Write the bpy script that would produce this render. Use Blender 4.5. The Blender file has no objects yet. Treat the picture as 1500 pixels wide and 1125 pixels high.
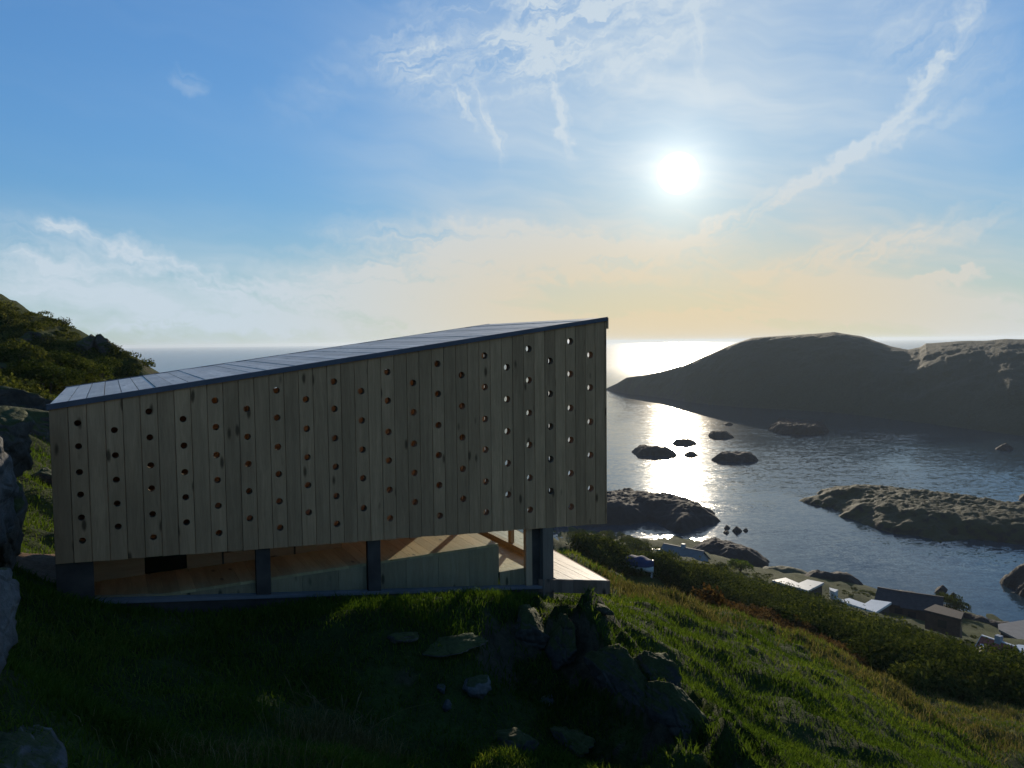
import bpy, bmesh, math, random
import numpy as np
from mathutils import Matrix, Vector, noise as mnoise

# ------------------------------------------------------------------ camera, sky, sun, exposure
SC = bpy.context.scene
COL = SC.collection
EYE = 50.0                       # metres above the sea
FPX = 1110.0                     # focal length in pixels of the 1500 px wide photograph
PITCH = math.atan(61 / FPX)
ROLL = math.radians(0.58)
SUN_AZ = math.radians(12.34)     # to the right of +Y
SUN_EL = math.radians(12.0)

fw = np.array([0, math.cos(PITCH), -math.sin(PITCH)])
up0 = np.array([0, math.sin(PITCH), math.cos(PITCH)])
rt0 = np.array([1.0, 0, 0])
rt = rt0 * math.cos(ROLL) - up0 * math.sin(ROLL)
up = rt0 * math.sin(ROLL) + up0 * math.cos(ROLL)

cam_d = bpy.data.cameras.new('camera')
cam = bpy.data.objects.new('camera', cam_d)
COL.objects.link(cam)
m = Matrix(((rt[0], up[0], -fw[0], 0), (rt[1], up[1], -fw[1], 0), (rt[2], up[2], -fw[2], EYE), (0, 0, 0, 1)))
cam.matrix_world = m
cam_d.sensor_width = 36
cam_d.lens = FPX * 36 / 1500
cam_d.clip_start = 0.1
cam_d.clip_end = 120000
SC.camera = cam

SC.render.engine = 'CYCLES'
SC.view_settings.view_transform = 'Standard'
SC.view_settings.look = 'None'
SC.view_settings.gamma = 1
SC.view_settings.use_curve_mapping = False
SC.view_settings.exposure = 0.0
SC.cycles.use_denoising = True
SC.cycles.adaptive_threshold = 0.02
SC.cycles.max_bounces = 6
SC.cycles.diffuse_bounces = 3
SC.cycles.glossy_bounces = 3
SC.cycles.transmission_bounces = 6
SC.cycles.transparent_max_bounces = 16
SC.cycles.sample_clamp_indirect = 6
SC.cycles.caustics_reflective = False
SC.cycles.caustics_refractive = False


def ray(px, py):
    return fw + rt * (px - 750) / FPX + up * (562.5 - py) / FPX


def azel(px, py):
    d = ray(px, py)
    return math.degrees(math.atan2(d[0], d[1])), math.degrees(math.atan2(d[2], math.hypot(d[0], d[1])))


def at_y(px, py, Y):             # world point on the sight line at distance Y (height above sea)
    d = ray(px, py)
    k = Y / d[1]
    return Vector((d[0] * k, Y, d[2] * k + EYE))


def at_z(px, py, z):             # world point on the sight line at height z above sea
    d = ray(px, py)
    k = (z - EYE) / d[2]
    return Vector((d[0] * k, d[1] * k, z))


class NT:
    """small node-tree writer"""
    def __init__(s, tree):
        s.t = tree
        s.n = tree.nodes
        s.l = tree.links

    def add(s, typ, ins=None, **kw):
        n = s.n.new(typ)
        for k, v in kw.items():
            setattr(n, k, v)
        for k, v in (ins or {}).items():
            sock = n.inputs[k]
            if hasattr(v, 'is_output') or isinstance(v, bpy.types.NodeSocket):
                s.l.new(v, sock)
            else:
                sock.default_value = v
        return n

    def math(s, op, a, b=0.0, c=0.0, clamp=False):
        n = s.add('ShaderNodeMath', {0: a, 1: b, 2: c}, operation=op, use_clamp=clamp)
        return n.outputs[0]

    def mix(s, fac, a, b, blend='MIX'):
        n = s.add('ShaderNodeMix', data_type='RGBA', blend_type=blend)
        for i, v in ((0, fac), (6, a), (7, b)):
            if isinstance(v, bpy.types.NodeSocket):
                s.l.new(v, n.inputs[i])
            elif i == 0:
                n.inputs[i].default_value = v
            else:
                n.inputs[i].default_value = (*v[:3], 1)
        return n.outputs[2]

    def ramp(s, fac, stops, interp='LINEAR'):
        n = s.add('ShaderNodeValToRGB', {0: fac})
        cr = n.color_ramp
        cr.interpolation = interp
        while len(cr.elements) < len(stops):
            cr.elements.new(0.5)
        for e, (p, c) in zip(cr.elements, stops):
            e.position = p
            e.color = (*c, 1) if not isinstance(c, (int, float)) else (c, c, c, 1)
        return n.outputs[0]

    def noise(s, vec, scale, detail=4, rough=0.55, dist=0.0):
        n = s.add('ShaderNodeTexNoise', {'Vector': vec, 'Scale': scale, 'Detail': detail, 'Roughness': rough, 'Distortion': dist})
        return n.outputs[0]

    def mapr(s, v, a, b, c=0.0, d=1.0, smooth=False):
        n = s.add('ShaderNodeMapRange', {0: v, 1: a, 2: b, 3: c, 4: d}, interpolation_type='SMOOTHSTEP' if smooth else 'LINEAR')
        return n.outputs[0]


# ---- world: clear evening sky with cirrus
world = bpy.data.worlds.new('World')
SC.world = world
world.use_nodes = True
w = NT(world.node_tree)
w.n.clear()
SKY_STRENGTH = 0.15
tc = w.add('ShaderNodeTexCoord').outputs['Generated']
sky = w.add('ShaderNodeTexSky', sky_type='NISHITA', sun_disc=False, sun_elevation=SUN_EL, sun_rotation=SUN_AZ,
            altitude=50, air_density=1.0, dust_density=0.25, ozone_density=1.8)
sep = w.add('ShaderNodeSeparateXYZ', {0: tc})
az = w.math('DEGREES', w.math('ARCTAN2', sep.outputs[0], sep.outputs[1]))
el = w.math('DEGREES', w.math('ARCSINE', sep.outputs[2]))
pos = w.add('ShaderNodeCombineXYZ', {0: az, 1: el}).outputs[0]
sund = Vector((math.sin(SUN_AZ) * math.cos(SUN_EL), math.cos(SUN_AZ) * math.cos(SUN_EL), math.sin(SUN_EL)))
dot = w.add('ShaderNodeVectorMath', {0: tc, 1: sund}, operation='DOT_PRODUCT').outputs[1]
ang = w.math('DEGREES', w.math('ARCCOSINE', w.math('MINIMUM', dot, 0.999999)))

# cirrus: wisps stretched along strokes, each stroke a soft ellipse carrying streaky noise
wn = w.add('ShaderNodeTexNoise', {'Vector': pos, 'Scale': 0.12, 'Detail': 2, 'Roughness': 0.6}, noise_dimensions='2D')
warp = w.add('ShaderNodeVectorMath', {0: w.add('ShaderNodeVectorMath', {0: wn.outputs[1], 1: (0.5, 0.5, 0.5)}, operation='SUBTRACT').outputs[0], 'Scale': 3.0}, operation='SCALE').outputs[0]
posw = w.add('ShaderNodeVectorMath', {0: pos, 1: warp}, operation='ADD').outputs[0]
wn2 = w.add('ShaderNodeTexNoise', {'Vector': pos, 'Scale': 0.5, 'Detail': 3, 'Roughness': 0.6}, noise_dimensions='2D')
warp2 = w.add('ShaderNodeVectorMath', {0: w.add('ShaderNodeVectorMath', {0: wn2.outputs[1], 1: (0.5, 0.5, 0.5)}, operation='SUBTRACT').outputs[0], 'Scale': 2.2}, operation='SCALE').outputs[0]
posf = w.add('ShaderNodeVectorMath', {0: pos, 1: warp2}, operation='ADD').outputs[0]


def stroke(p0, p1, width, strength):
    (a0, e0), (a1, e1) = azel(*p0), azel(*p1)
    Ls = math.hypot(a1 - a0, e1 - e0) / 2
    rotz = math.atan2(e1 - e0, a1 - a0)
    mp = w.add('ShaderNodeMapping', {0: posf, 1: ((a0 + a1) / 2, (e0 + e1) / 2, 0), 2: (0, 0, rotz), 3: (Ls * 1.2, width, 1)}, vector_type='TEXTURE')
    g = w.add('ShaderNodeTexGradient', {0: mp.outputs[0]}, gradient_type='SPHERICAL').outputs[1]
    return w.math('MULTIPLY', g, strength)


def wisps(direction, streak, lo, hi, strokes):
    """strokes that share one streaky noise running along `direction` (two image points)"""
    (a0, e0), (a1, e1) = azel(*direction[0]), azel(*direction[1])
    rotz = math.atan2(e1 - e0, a1 - a0)
    mp2 = w.add('ShaderNodeMapping', {0: posf, 1: (a0 * 3, e0 * 5, 0), 2: (0, 0, rotz), 3: (1 / streak[0], 1 / streak[1], 1)}, vector_type='TEXTURE')
    nz = w.mapr(w.add('ShaderNodeTexNoise', {'Vector': mp2.outputs[0], 'Scale': 1.0, 'Detail': 5, 'Roughness': 0.64}, noise_dimensions='2D').outputs[0], lo, hi)
    tot = None
    for a in strokes:
        v = stroke(*a)
        tot = v if tot is None else w.math('ADD', tot, v)
    return w.math('MULTIPLY', tot, nz)


GROUPS = [
    # the bright shredded sheet at the top
    (((540, 120), (900, 0)), (0.17, 0.95), 0.40, 0.78, [((600, 30), (1100, -50), 6.0, 1.3), ((535, 75), (700, 120), 2.8, 1.5), ((690, 125), (890, 5), 3.6, 1.6), ((850, 180), (980, 50), 2.8, 0.5)]),
    # the tails hanging from it
    (((700, 110), (740, 235)), (0.10, 1.2), 0.30, 0.72, [((690, 110), (737, 240), 0.8, 1.5), ((655, 115), (700, 190), 0.7, 1.2), ((805, 90), (836, 230), 0.75, 1.6), ((1005, -20), (1037, 150), 0.8, 0.8), ((1450, -60), (1385, 90), 1.1, 0.9)]),
    # the long plume on the right
    (((1390, 80), (960, 400)), (0.07, 1.1), 0.33, 0.74, [((1395, 65), (1290, 205), 0.9, 1.2), ((1330, 175), (1120, 305), 0.9, 1.2), ((1190, 260), (920, 405), 1.0, 1.2), ((1430, 150), (1180, 260), 0.9, 0.7), ((1250, 20), (1500, 130), 4.0, 0.6), ((1050, 420), (1560, 290), 1.6, 0.9)]),
    # the feather on the left
    (((80, 330), (420, 450)), (0.07, 1.0), 0.28, 0.72, [((50, 320), (125, 330), 0.9, 1.2), ((75, 328), (300, 408), 1.2, 1.3), ((240, 392), (480, 458), 1.5, 1.1), ((-60, 330), (140, 410), 2.6, 0.8), ((250, 108), (305, 127), 1.1, 0.5), ((380, 170), (560, 80), 2.4, 0.3)]),
    # sheets and thin streaks low over the sea
    (((0, 470), (900, 466)), (0.05, 1.1), 0.30, 0.70, [((470, 335), (920, 365), 2.0, 1.3), ((380, 390), (820, 400), 2.2, 0.9), ((530, 398), (595, 400), 0.7, 1.2), ((690, 380), (1140, 370), 2.4, 0.8), ((320, 440), (700, 430), 1.6, 0.8),
                                                       ((880, 467), (1600, 449), 0.42, 2.2), ((1335, 404), (1445, 402), 0.65, 1.8), ((-50, 471), (920, 474), 0.8, 1.0), ((-50, 400), (300, 420), 2.5, 0.6)]),
]
acc = None
for g in GROUPS:
    v = wisps(*g)
    acc = v if acc is None else w.math('ADD', acc, v)
# very thin general veil, more of it low down
mpv = w.add('ShaderNodeMapping', {0: posw, 2: (0, 0, math.radians(-9)), 3: (20, 3.4, 1)}, vector_type='TEXTURE')
veil = w.mapr(w.add('ShaderNodeTexNoise', {'Vector': mpv.outputs[0], 'Scale': 1.0, 'Detail': 4, 'Roughness': 0.6}, noise_dimensions='2D').outputs[0], 0.38, 0.85)
lowv = w.mapr(el, 11.0, 1.0, 0.0, 0.75, True)
sunv = w.mapr(ang, 31.0, 3.0, 0.0, 0.66, True)
veil = w.math('ADD', w.math('MULTIPLY', veil, w.math('ADD', w.math('MULTIPLY', lowv, 0.9), w.math('ADD', 0.05, sunv))), w.math('MULTIPLY', lowv, 0.62))
veil = w.math('ADD', veil, w.math('MULTIPLY', sunv, 0.55))
cloud = w.math('MINIMUM', w.math('ADD', w.math('MULTIPLY', acc, 0.95), veil), 0.93)
# colour of the ice cloud: white, warmer near the sun and near the horizon
warm = w.math('MULTIPLY', w.mapr(el, 14.0, 1.0, 0.0, 1.0, True), w.mapr(ang, 36.0, 5.0, 0.0, 1.0, True))
ccol = w.mix(warm, (0.58, 0.68, 0.77), (0.78, 0.62, 0.38))
skyc = w.add('ShaderNodeVectorMath', {0: sky.outputs[0], 'Scale': SKY_STRENGTH}, operation='SCALE').outputs[0]
skyt = w.mix(1.0, skyc, (0.55, 0.90, 1.26), 'MULTIPLY')
lum = w.add('ShaderNodeRGBToBW', {0: skyt}).outputs[0]
soft = w.math('DIVIDE', 1.0, w.math('ADD', 1.0, w.math('MULTIPLY', w.math('MAXIMUM', w.math('SUBTRACT', lum, 0.12), 0.0), 1.45)))
skyt = w.add('ShaderNodeVectorMath', {0: skyt, 'Scale': soft}, operation='SCALE').outputs[0]
body = w.mix(cloud, skyt, ccol)
# aureole and the blown-out disc
g1 = w.math('MULTIPLY', w.math('POWER', 2.718, w.math('MULTIPLY', ang, -0.16)), 0.16)
g2 = w.math('MULTIPLY', w.math('POWER', 2.718, w.math('MULTIPLY', ang, -0.62)), 0.95)
disc = w.mapr(ang, 1.5, 0.85, 0.0, 9.0, True)
glow = w.math('ADD', w.math('ADD', g1, g2), disc)
gcol = w.mix(1.0, (1.0, 0.93, 0.74), w.add('ShaderNodeCombineColor', {0: glow, 1: glow, 2: glow}).outputs[0], 'MULTIPLY')
fin = w.mix(1.0, body, gcol, 'ADD')
bg = w.add('ShaderNodeBackground', {0: fin, 1: 1.0})
wo = w.add('ShaderNodeOutputWorld', {0: bg.outputs[0]})
world.cycles.sampling_method = 'NONE'

sl = bpy.data.lights.new('sun', 'SUN')
sl.energy = 4.5
sl.angle = math.radians(0.55)
sl.color = (1.0, 0.86, 0.66)
sun = bpy.data.objects.new('sun', sl)
COL.objects.link(sun)
sun.rotation_euler = (-sund).to_track_quat('-Z', 'Y').to_euler()
sun.location = (20, 60, 90)

# ------------------------------------------------------------------ helpers
rng = np.random.default_rng(7)
random.seed(7)


def mesh(name, verts, faces, smooth=False):
    me = bpy.data.meshes.new(name)
    me.from_pydata([tuple(v) for v in verts], [], [tuple(f) for f in faces])
    if smooth:
        me.polygons.foreach_set('use_smooth', np.ones(len(me.polygons), dtype=bool))
    me.update()
    return me


def fast_mesh(name, V, Fc, smooth=False, attr=None):
    """V (n,3), Fc (m,k) integer array of equal-sided faces; attr: float per vertex"""
    me = bpy.data.meshes.new(name)
    nv, (nf, k) = len(V), Fc.shape
    me.vertices.add(nv)
    me.vertices.foreach_set('co', np.ascontiguousarray(V, dtype=np.float32).ravel())
    me.loops.add(nf * k)
    me.loops.foreach_set('vertex_index', np.ascontiguousarray(Fc, dtype=np.int32).ravel())
    me.polygons.add(nf)
    me.polygons.foreach_set('loop_start', np.arange(0, nf * k, k, dtype=np.int32))
    me.polygons.foreach_set('use_smooth', np.full(nf, smooth, dtype=bool))
    if attr is not None:
        at = me.attributes.new('tint', 'FLOAT', 'POINT')
        at.data.foreach_set('value', attr.astype(np.float32))
    me.update(calc_edges=True)
    me.validate()
    return me


def obj(name, me, mat=None, parent=None, loc=None, rot=None, label=None, cat=None, group=None, kind=None):
    o = bpy.data.objects.new(name, me)
    COL.objects.link(o)
    if mat is not None and me is not None and len(me.materials) == 0:
        me.materials.append(mat)
    if parent is not None:
        o.parent = parent
    if loc is not None:
        o.location = loc
    if rot is not None:
        o.rotation_euler = rot
    for k, v in (('label', label), ('category', cat), ('group', group), ('kind', kind)):
        if v:
            o[k] = v
    return o


def hexa(c):                     # 8 corners: bottom 4 counter-clockwise, top 4
    return c, [(0, 3, 2, 1), (4, 5, 6, 7), (0, 1, 5, 4), (1, 2, 6, 5), (2, 3, 7, 6), (3, 0, 4, 7)]


def box_vf(x0, x1, y0, y1, z0, z1):
    return hexa([(x0, y0, z0), (x1, y0, z0), (x1, y1, z0), (x0, y1, z0), (x0, y0, z1), (x1, y0, z1), (x1, y1, z1), (x0, y1, z1)])


def prism_vf(poly, z0, z1):      # polygon (counter-clockwise) extruded; z0/z1 may be functions of (x, y)
    f0 = z0 if callable(z0) else (lambda x, y: z0)
    f1 = z1 if callable(z1) else (lambda x, y: z1)
    n = len(poly)
    v = [(x, y, f0(x, y)) for x, y in poly] + [(x, y, f1(x, y)) for x, y in poly]
    f = [tuple(range(n - 1, -1, -1)), tuple(range(n, 2 * n))] + [(i, (i + 1) % n, n + (i + 1) % n, n + i) for i in range(n)]
    return v, f


def join_vf(parts):
    V, Fs = [], []
    for v, f in parts:
        o = len(V)
        V += list(v)
        Fs += [tuple(i + o for i in q) for q in f]
    return V, Fs


def fbm(X, Y, scale, octaves=5, seed=0, gain=0.5, ridged=False):
    """value noise on numpy arrays"""
    out = np.zeros_like(X, dtype=float)
    amp, tot, fr = 1.0, 0.0, 1.0 / scale
    for o in range(octaves):
        r = np.random.default_rng(seed * 101 + o)
        tab = r.random((256, 256))
        a, b = X * fr + 37.7 * o, Y * fr + 11.3 * o
        ca, sa = math.cos(0.6 * o), math.sin(0.6 * o)
        a, b = a * ca - b * sa, a * sa + b * ca
        ia, ib = np.floor(a).astype(int), np.floor(b).astype(int)
        fa, fb = a - ia, b - ib
        fa, fb = fa ** 3 * (fa * (fa * 6 - 15) + 10), fb ** 3 * (fb * (fb * 6 - 15) + 10)
        i0, i1, j0, j1 = ia & 255, (ia + 1) & 255, ib & 255, (ib + 1) & 255
        n = (tab[i0, j0] * (1 - fa) + tab[i1, j0] * fa) * (1 - fb) + (tab[i0, j1] * (1 - fa) + tab[i1, j1] * fa) * fb
        n = n * 2 - 1
        if ridged:
            n = 1 - 2 * np.abs(n)
        out += amp * n
        tot += amp
        amp *= gain
        fr *= 2.03
    return out / tot


# ------------------------------------------------------------------ materials
def new_mat(name):
    mt = bpy.data.materials.new(name)
    mt.use_nodes = True
    t = NT(mt.node_tree)
    t.n.clear()
    out = t.add('ShaderNodeOutputMaterial')
    return mt, t, out


def wood_mat(name, dark, light, axis='Z', rough=0.75, spec=0.3, knots=True, bump=0.35, blotch=0.5):
    mt, t, out = new_mat(name)
    tcn = t.add('ShaderNodeTexCoord')
    oi = t.add('ShaderNodeObjectInfo')
    off = t.add('ShaderNodeVectorMath', {0: (13.7, 7.1, 29.3), 'Scale': oi.outputs['Random']}, operation='SCALE').outputs[0]
    p = t.add('ShaderNodeVectorMath', {0: tcn.outputs['Object'], 1: off}, operation='ADD').outputs[0]
    sc = {'Z': (22, 22, 1.3), 'X': (1.3, 22, 22), 'Y': (22, 1.3, 22)}[axis]
    warpn = t.add('ShaderNodeTexNoise', {'Vector': p, 'Scale': 2.2, 'Detail': 2})
    pw = t.add('ShaderNodeVectorMath', {0: p, 1: t.add('ShaderNodeVectorMath', {0: warpn.outputs[1], 'Scale': 0.06}, operation='SCALE').outputs[0]}, operation='ADD').outputs[0]
    mp = t.add('ShaderNodeMapping', {0: pw, 3: sc}).outputs[0]
    g = t.noise(mp, 1.0, 6, 0.6)
    fine = t.noise(t.add('ShaderNodeMapping', {0: pw, 3: tuple(v * 5 for v in sc)}).outputs[0], 1.0, 3, 0.6)
    blot = t.noise(p, 1.4, 4, 0.6)
    f = t.math('ADD', t.math('MULTIPLY', g, 0.65), t.math('MULTIPLY', fine, 0.35))
    f = t.mapr(f, 0.3, 0.7)
    c = t.mix(f, dark, light)
    c = t.mix(t.mapr(blot, 0.35, 0.7, 0.0, blotch), c, tuple(v * 0.55 for v in light))
    rnd = t.mapr(oi.outputs['Random'], 0, 1, 0.82, 1.16)
    c = t.mix(1.0, c, t.add('ShaderNodeCombineColor', {0: rnd, 1: rnd, 2: rnd}).outputs[0], 'MULTIPLY')
    if knots:
        ks = {'Z': (6.5, 0.4, 2.2), 'X': (2.6, 6.5, 6.5), 'Y': (6.5, 2.6, 6.5)}[axis]
        vo = t.add('ShaderNodeTexVoronoi', {'Vector': t.add('ShaderNodeMapping', {0: pw, 3: ks}).outputs[0], 'Scale': 1.0, 'Randomness': 1.0})
        k = t.mapr(vo.outputs['Distance'], 0.07, 0.19, 0.9, 0.0, True)
        sp = t.math('GREATER_THAN', t.add('ShaderNodeSeparateColor', {0: vo.outputs['Color']}).outputs[0], 0.30)
        c = t.mix(t.math('MULTIPLY', k, sp), c, tuple(v * 0.28 for v in dark))
    bs = t.add('ShaderNodeBsdfPrincipled', {'Base Color': c, 'Roughness': rough, 'Specular IOR Level': spec})
    bp = t.add('ShaderNodeBump', {'Strength': bump, 'Distance': 0.004, 'Height': f})
    t.l.new(bp.outputs[0], bs.inputs['Normal'])
    t.l.new(bs.outputs[0], out.inputs[0])
    return mt


def plain_mat(name, col, rough=0.6, spec=0.4, metal=0.0, var=0.25, scale=6.0, bump=0.1, dirt=None):
    mt, t, out = new_mat(name)
    p = t.add('ShaderNodeTexCoord').outputs['Object']
    n = t.noise(p, scale, 5, 0.6)
    c = t.mix(t.mapr(n, 0.3, 0.7), tuple(v * (1 - var) for v in col), tuple(min(1, v * (1 + var)) for v in col))
    if dirt:
        n2 = t.noise(p, scale * 0.3, 4, 0.65)
        c = t.mix(t.mapr(n2, 0.5, 0.68, 0, 0.8), c, dirt)
    bs = t.add('ShaderNodeBsdfPrincipled', {'Base Color': c, 'Roughness': rough, 'Specular IOR Level': spec, 'Metallic': metal})
    bp = t.add('ShaderNodeBump', {'Strength': bump, 'Distance': 0.02, 'Height': n})
    t.l.new(bp.outputs[0], bs.inputs['Normal'])
    t.l.new(bs.outputs[0], out.inputs[0])
    return mt


def rock_mat(name, dark, light, moss=None, scale=1.0, mossamt=0.5, bump=0.8):
    mt, t, out = new_mat(name)
    geo = t.add('ShaderNodeNewGeometry')
    p = geo.outputs['Position']
    n1 = t.noise(p, 0.9 * scale, 7, 0.65)
    n2 = t.noise(p, 5.0 * scale, 6, 0.7)
    cr = t.add('ShaderNodeTexVoronoi', {'Vector': p, 'Scale': 1.6 * scale}, feature='DISTANCE_TO_EDGE').outputs[0]
    c = t.mix(t.mapr(n1, 0.3, 0.7), dark, light)
    c = t.mix(t.mapr(n2, 0.35, 0.75, 0.5, 0.0), c, tuple(v * 0.5 for v in dark))
    if moss:
        nz = t.add('ShaderNodeSeparateXYZ', {0: geo.outputs['Normal']}).outputs[2]
        f = t.math('ADD', nz, t.math('MULTIPLY', t.math('SUBTRACT', n1, 0.5), 1.5))
        f = t.mapr(f, 1.0 - mossamt, 1.25 - mossamt, 0, 1, True)
        mc = t.mix(t.mapr(n2, 0.3, 0.7), tuple(v * 0.6 for v in moss), moss)
        c = t.mix(f, c, mc)
    bs = t.add('ShaderNodeBsdfPrincipled', {'Base Color': c, 'Roughness': 0.85, 'Specular IOR Level': 0.25})
    h = t.math('ADD', t.math('ADD', n1, t.math('MULTIPLY', n2, 0.35)), t.mapr(cr, 0, 0.08, -0.15, 0))
    bp = t.add('ShaderNodeBump', {'Strength': bump, 'Distance': 0.25 / scale, 'Height': h})
    t.l.new(bp.outputs[0], bs.inputs['Normal'])
    t.l.new(bs.outputs[0], out.inputs[0])
    return mt


def leaf_mat(name, c0, c1, c2=None, transl=0.45):
    mt, t, out = new_mat(name)
    a = t.add('ShaderNodeAttribute', attribute_name='tint').outputs['Fac']
    stops = [(0.0, c0), (0.6, c1)] + ([(1.0, c2)] if c2 else [])
    c = t.ramp(a, stops)
    d = t.add('ShaderNodeBsdfDiffuse', {0: c})
    tr = t.add('ShaderNodeBsdfTranslucent', {0: t.mix(1.0, c, (1.25, 1.2, 0.55), 'MULTIPLY')})
    ms = t.add('ShaderNodeMixShader', {0: transl, 1: d.outputs[0], 2: tr.outputs[0]})
    t.l.new(ms.outputs[0], out.inputs[0])
    return mt


M = {}
M['clad'] = wood_mat('wood_cladding', (0.33, 0.182, 0.090), (0.60, 0.345, 0.178), 'Z', 0.85, 0.1)
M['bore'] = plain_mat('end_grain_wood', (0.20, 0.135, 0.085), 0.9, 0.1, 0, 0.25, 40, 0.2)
M['post'] = wood_mat('wood_post', (0.11, 0.085, 0.065), (0.22, 0.17, 0.125), 'Z', 0.8, 0.2, knots=False)
M['inner'] = wood_mat('wood_inner', (0.30, 0.18, 0.10), (0.48, 0.33, 0.20), 'X', 0.6, 0.3)
M['innerz'] = wood_mat('wood_inner_upright', (0.30, 0.18, 0.10), (0.48, 0.33, 0.20), 'Z', 0.6, 0.3)
M['bench'] = wood_mat('wood_bench', (0.44, 0.28, 0.125), (0.70, 0.49, 0.25), 'Y', 0.5, 0.4)
M['deck'] = wood_mat('wood_deck', (0.46, 0.37, 0.25), (0.70, 0.60, 0.45), 'Y', 0.55, 0.4)
M['fascia'] = wood_mat('wood_fascia', (0.17, 0.10, 0.065), (0.33, 0.21, 0.145), 'Z', 0.8, 0.2)
M['roofb'] = wood_mat('wood_roof', (0.42, 0.385, 0.32), (0.74, 0.69, 0.60), 'Y', 0.55, 0.4, blotch=0.9)
M['flash'] = plain_mat('zinc_flashing', (0.085, 0.085, 0.10), 0.6, 0.3, 0.0, 0.2, 3)
M['sill'] = plain_mat('grey_sill', (0.15, 0.145, 0.15), 0.6, 0.3, 0.0, 0.2, 3)
M['darkbeam'] = plain_mat('dark_beam', (0.075, 0.06, 0.05), 0.9, 0.05, 0, 0.3, 4)
M['black'] = plain_mat('black_niche', (0.008, 0.008, 0.01), 0.7, 0.2)
M['rock'] = rock_mat('grey_rock', (0.045, 0.040, 0.034), (0.13, 0.115, 0.095), (0.060, 0.068, 0.018), 2.2, 0.72)
M['rockbare'] = rock_mat('bare_rock', (0.05, 0.05, 0.05), (0.17, 0.17, 0.165), (0.05, 0.06, 0.02), 2.6, 0.3)
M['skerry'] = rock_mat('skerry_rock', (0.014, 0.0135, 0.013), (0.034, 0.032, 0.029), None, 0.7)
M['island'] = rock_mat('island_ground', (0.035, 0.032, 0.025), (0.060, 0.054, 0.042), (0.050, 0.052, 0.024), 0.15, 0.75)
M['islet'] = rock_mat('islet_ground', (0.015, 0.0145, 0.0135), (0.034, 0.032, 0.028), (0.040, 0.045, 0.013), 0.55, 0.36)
M['grass'] = leaf_mat('grass_blades', (0.030, 0.058, 0.010), (0.075, 0.120, 0.020), (0.16, 0.17, 0.045), 0.5)
M['dry'] = leaf_mat('dry_grass_blades', (0.07, 0.07, 0.026), (0.135, 0.118, 0.055), (0.21, 0.18, 0.10), 0.4)
M['bracken'] = leaf_mat('bracken_leaves', (0.060, 0.036, 0.018), (0.115, 0.068, 0.036), (0.15, 0.11, 0.05), 0.35)
M['heath'] = leaf_mat('heath_leaves', (0.034, 0.042, 0.013), (0.085, 0.098, 0.028), (0.15, 0.14, 0.05), 0.4)
M['shrub'] = leaf_mat('shrub_leaves', (0.022, 0.034, 0.012), (0.055, 0.072, 0.020), (0.11, 0.12, 0.035), 0.35)
M['bark'] = plain_mat('bark', (0.08, 0.06, 0.045), 0.9, 0.1, 0, 0.4, 8)
M['roofgrey'] = plain_mat('pale_flat_roof', (0.42, 0.42, 0.38), 0.38, 0.5, 0, 0.1, 0.6, 0.05, (0.30, 0.30, 0.27))
M['roofwhite'] = plain_mat('white_flat_roof', (0.66, 0.65, 0.60), 0.34, 0.5, 0, 0.08, 0.6, 0.05, (0.5, 0.49, 0.44))
M['slate'] = plain_mat('slate_roof', (0.05, 0.047, 0.047), 0.8, 0.15, 0, 0.3, 2)
M['darkwall'] = plain_mat('dark_stained_wall', (0.045, 0.036, 0.032), 0.8, 0.2, 0, 0.3, 2)
M['brownwall'] = plain_mat('brown_timber_wall', (0.085, 0.05, 0.036), 0.8, 0.2, 0, 0.3, 2)
M['whitewall'] = plain_mat('white_painted_wall', (0.62, 0.62, 0.60), 0.6, 0.3, 0, 0.08, 1)
M['greywall'] = plain_mat('grey_painted_wall', (0.30, 0.32, 0.33), 0.6, 0.3, 0, 0.1, 1)
M['redroof'] = plain_mat('red_tile_roof', (0.30, 0.085, 0.06), 0.85, 0.1, 0, 0.25, 2)
M['greyroof'] = plain_mat('grey_metal_roof', (0.17, 0.165, 0.155), 0.75, 0.2, 0, 0.15, 1)
M['tarp'] = plain_mat('blue_tarpaulin', (0.035, 0.05, 0.10), 0.8, 0.1, 0, 0.3, 1.5, 0.5)
M['windowdark'] = plain_mat('dark_window_glass', (0.02, 0.024, 0.03), 0.12, 0.6)
M['white'] = plain_mat('white_gelcoat', (0.75, 0.75, 0.73), 0.4, 0.5)


def glass_mat():
    mt, t, out = new_mat('window_glass')
    lw = t.add('ShaderNodeLayerWeight', {0: 0.5}).outputs['Facing']
    fr = t.math('ADD', 0.035, t.math('MULTIPLY', t.math('POWER', lw, 4.0), 0.6))
    tr = t.add('ShaderNodeBsdfTransparent', {0: (0.93, 0.96, 0.95, 1)})
    gl = t.add('ShaderNodeBsdfGlossy', {0: (1, 1, 1, 1), 'Roughness': 0.02})
    ms = t.add('ShaderNodeMixShader', {0: fr, 1: tr.outputs[0], 2: gl.outputs[0]})
    t.l.new(ms.outputs[0], out.inputs[0])
    return mt


M['glass'] = glass_mat()


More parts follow.
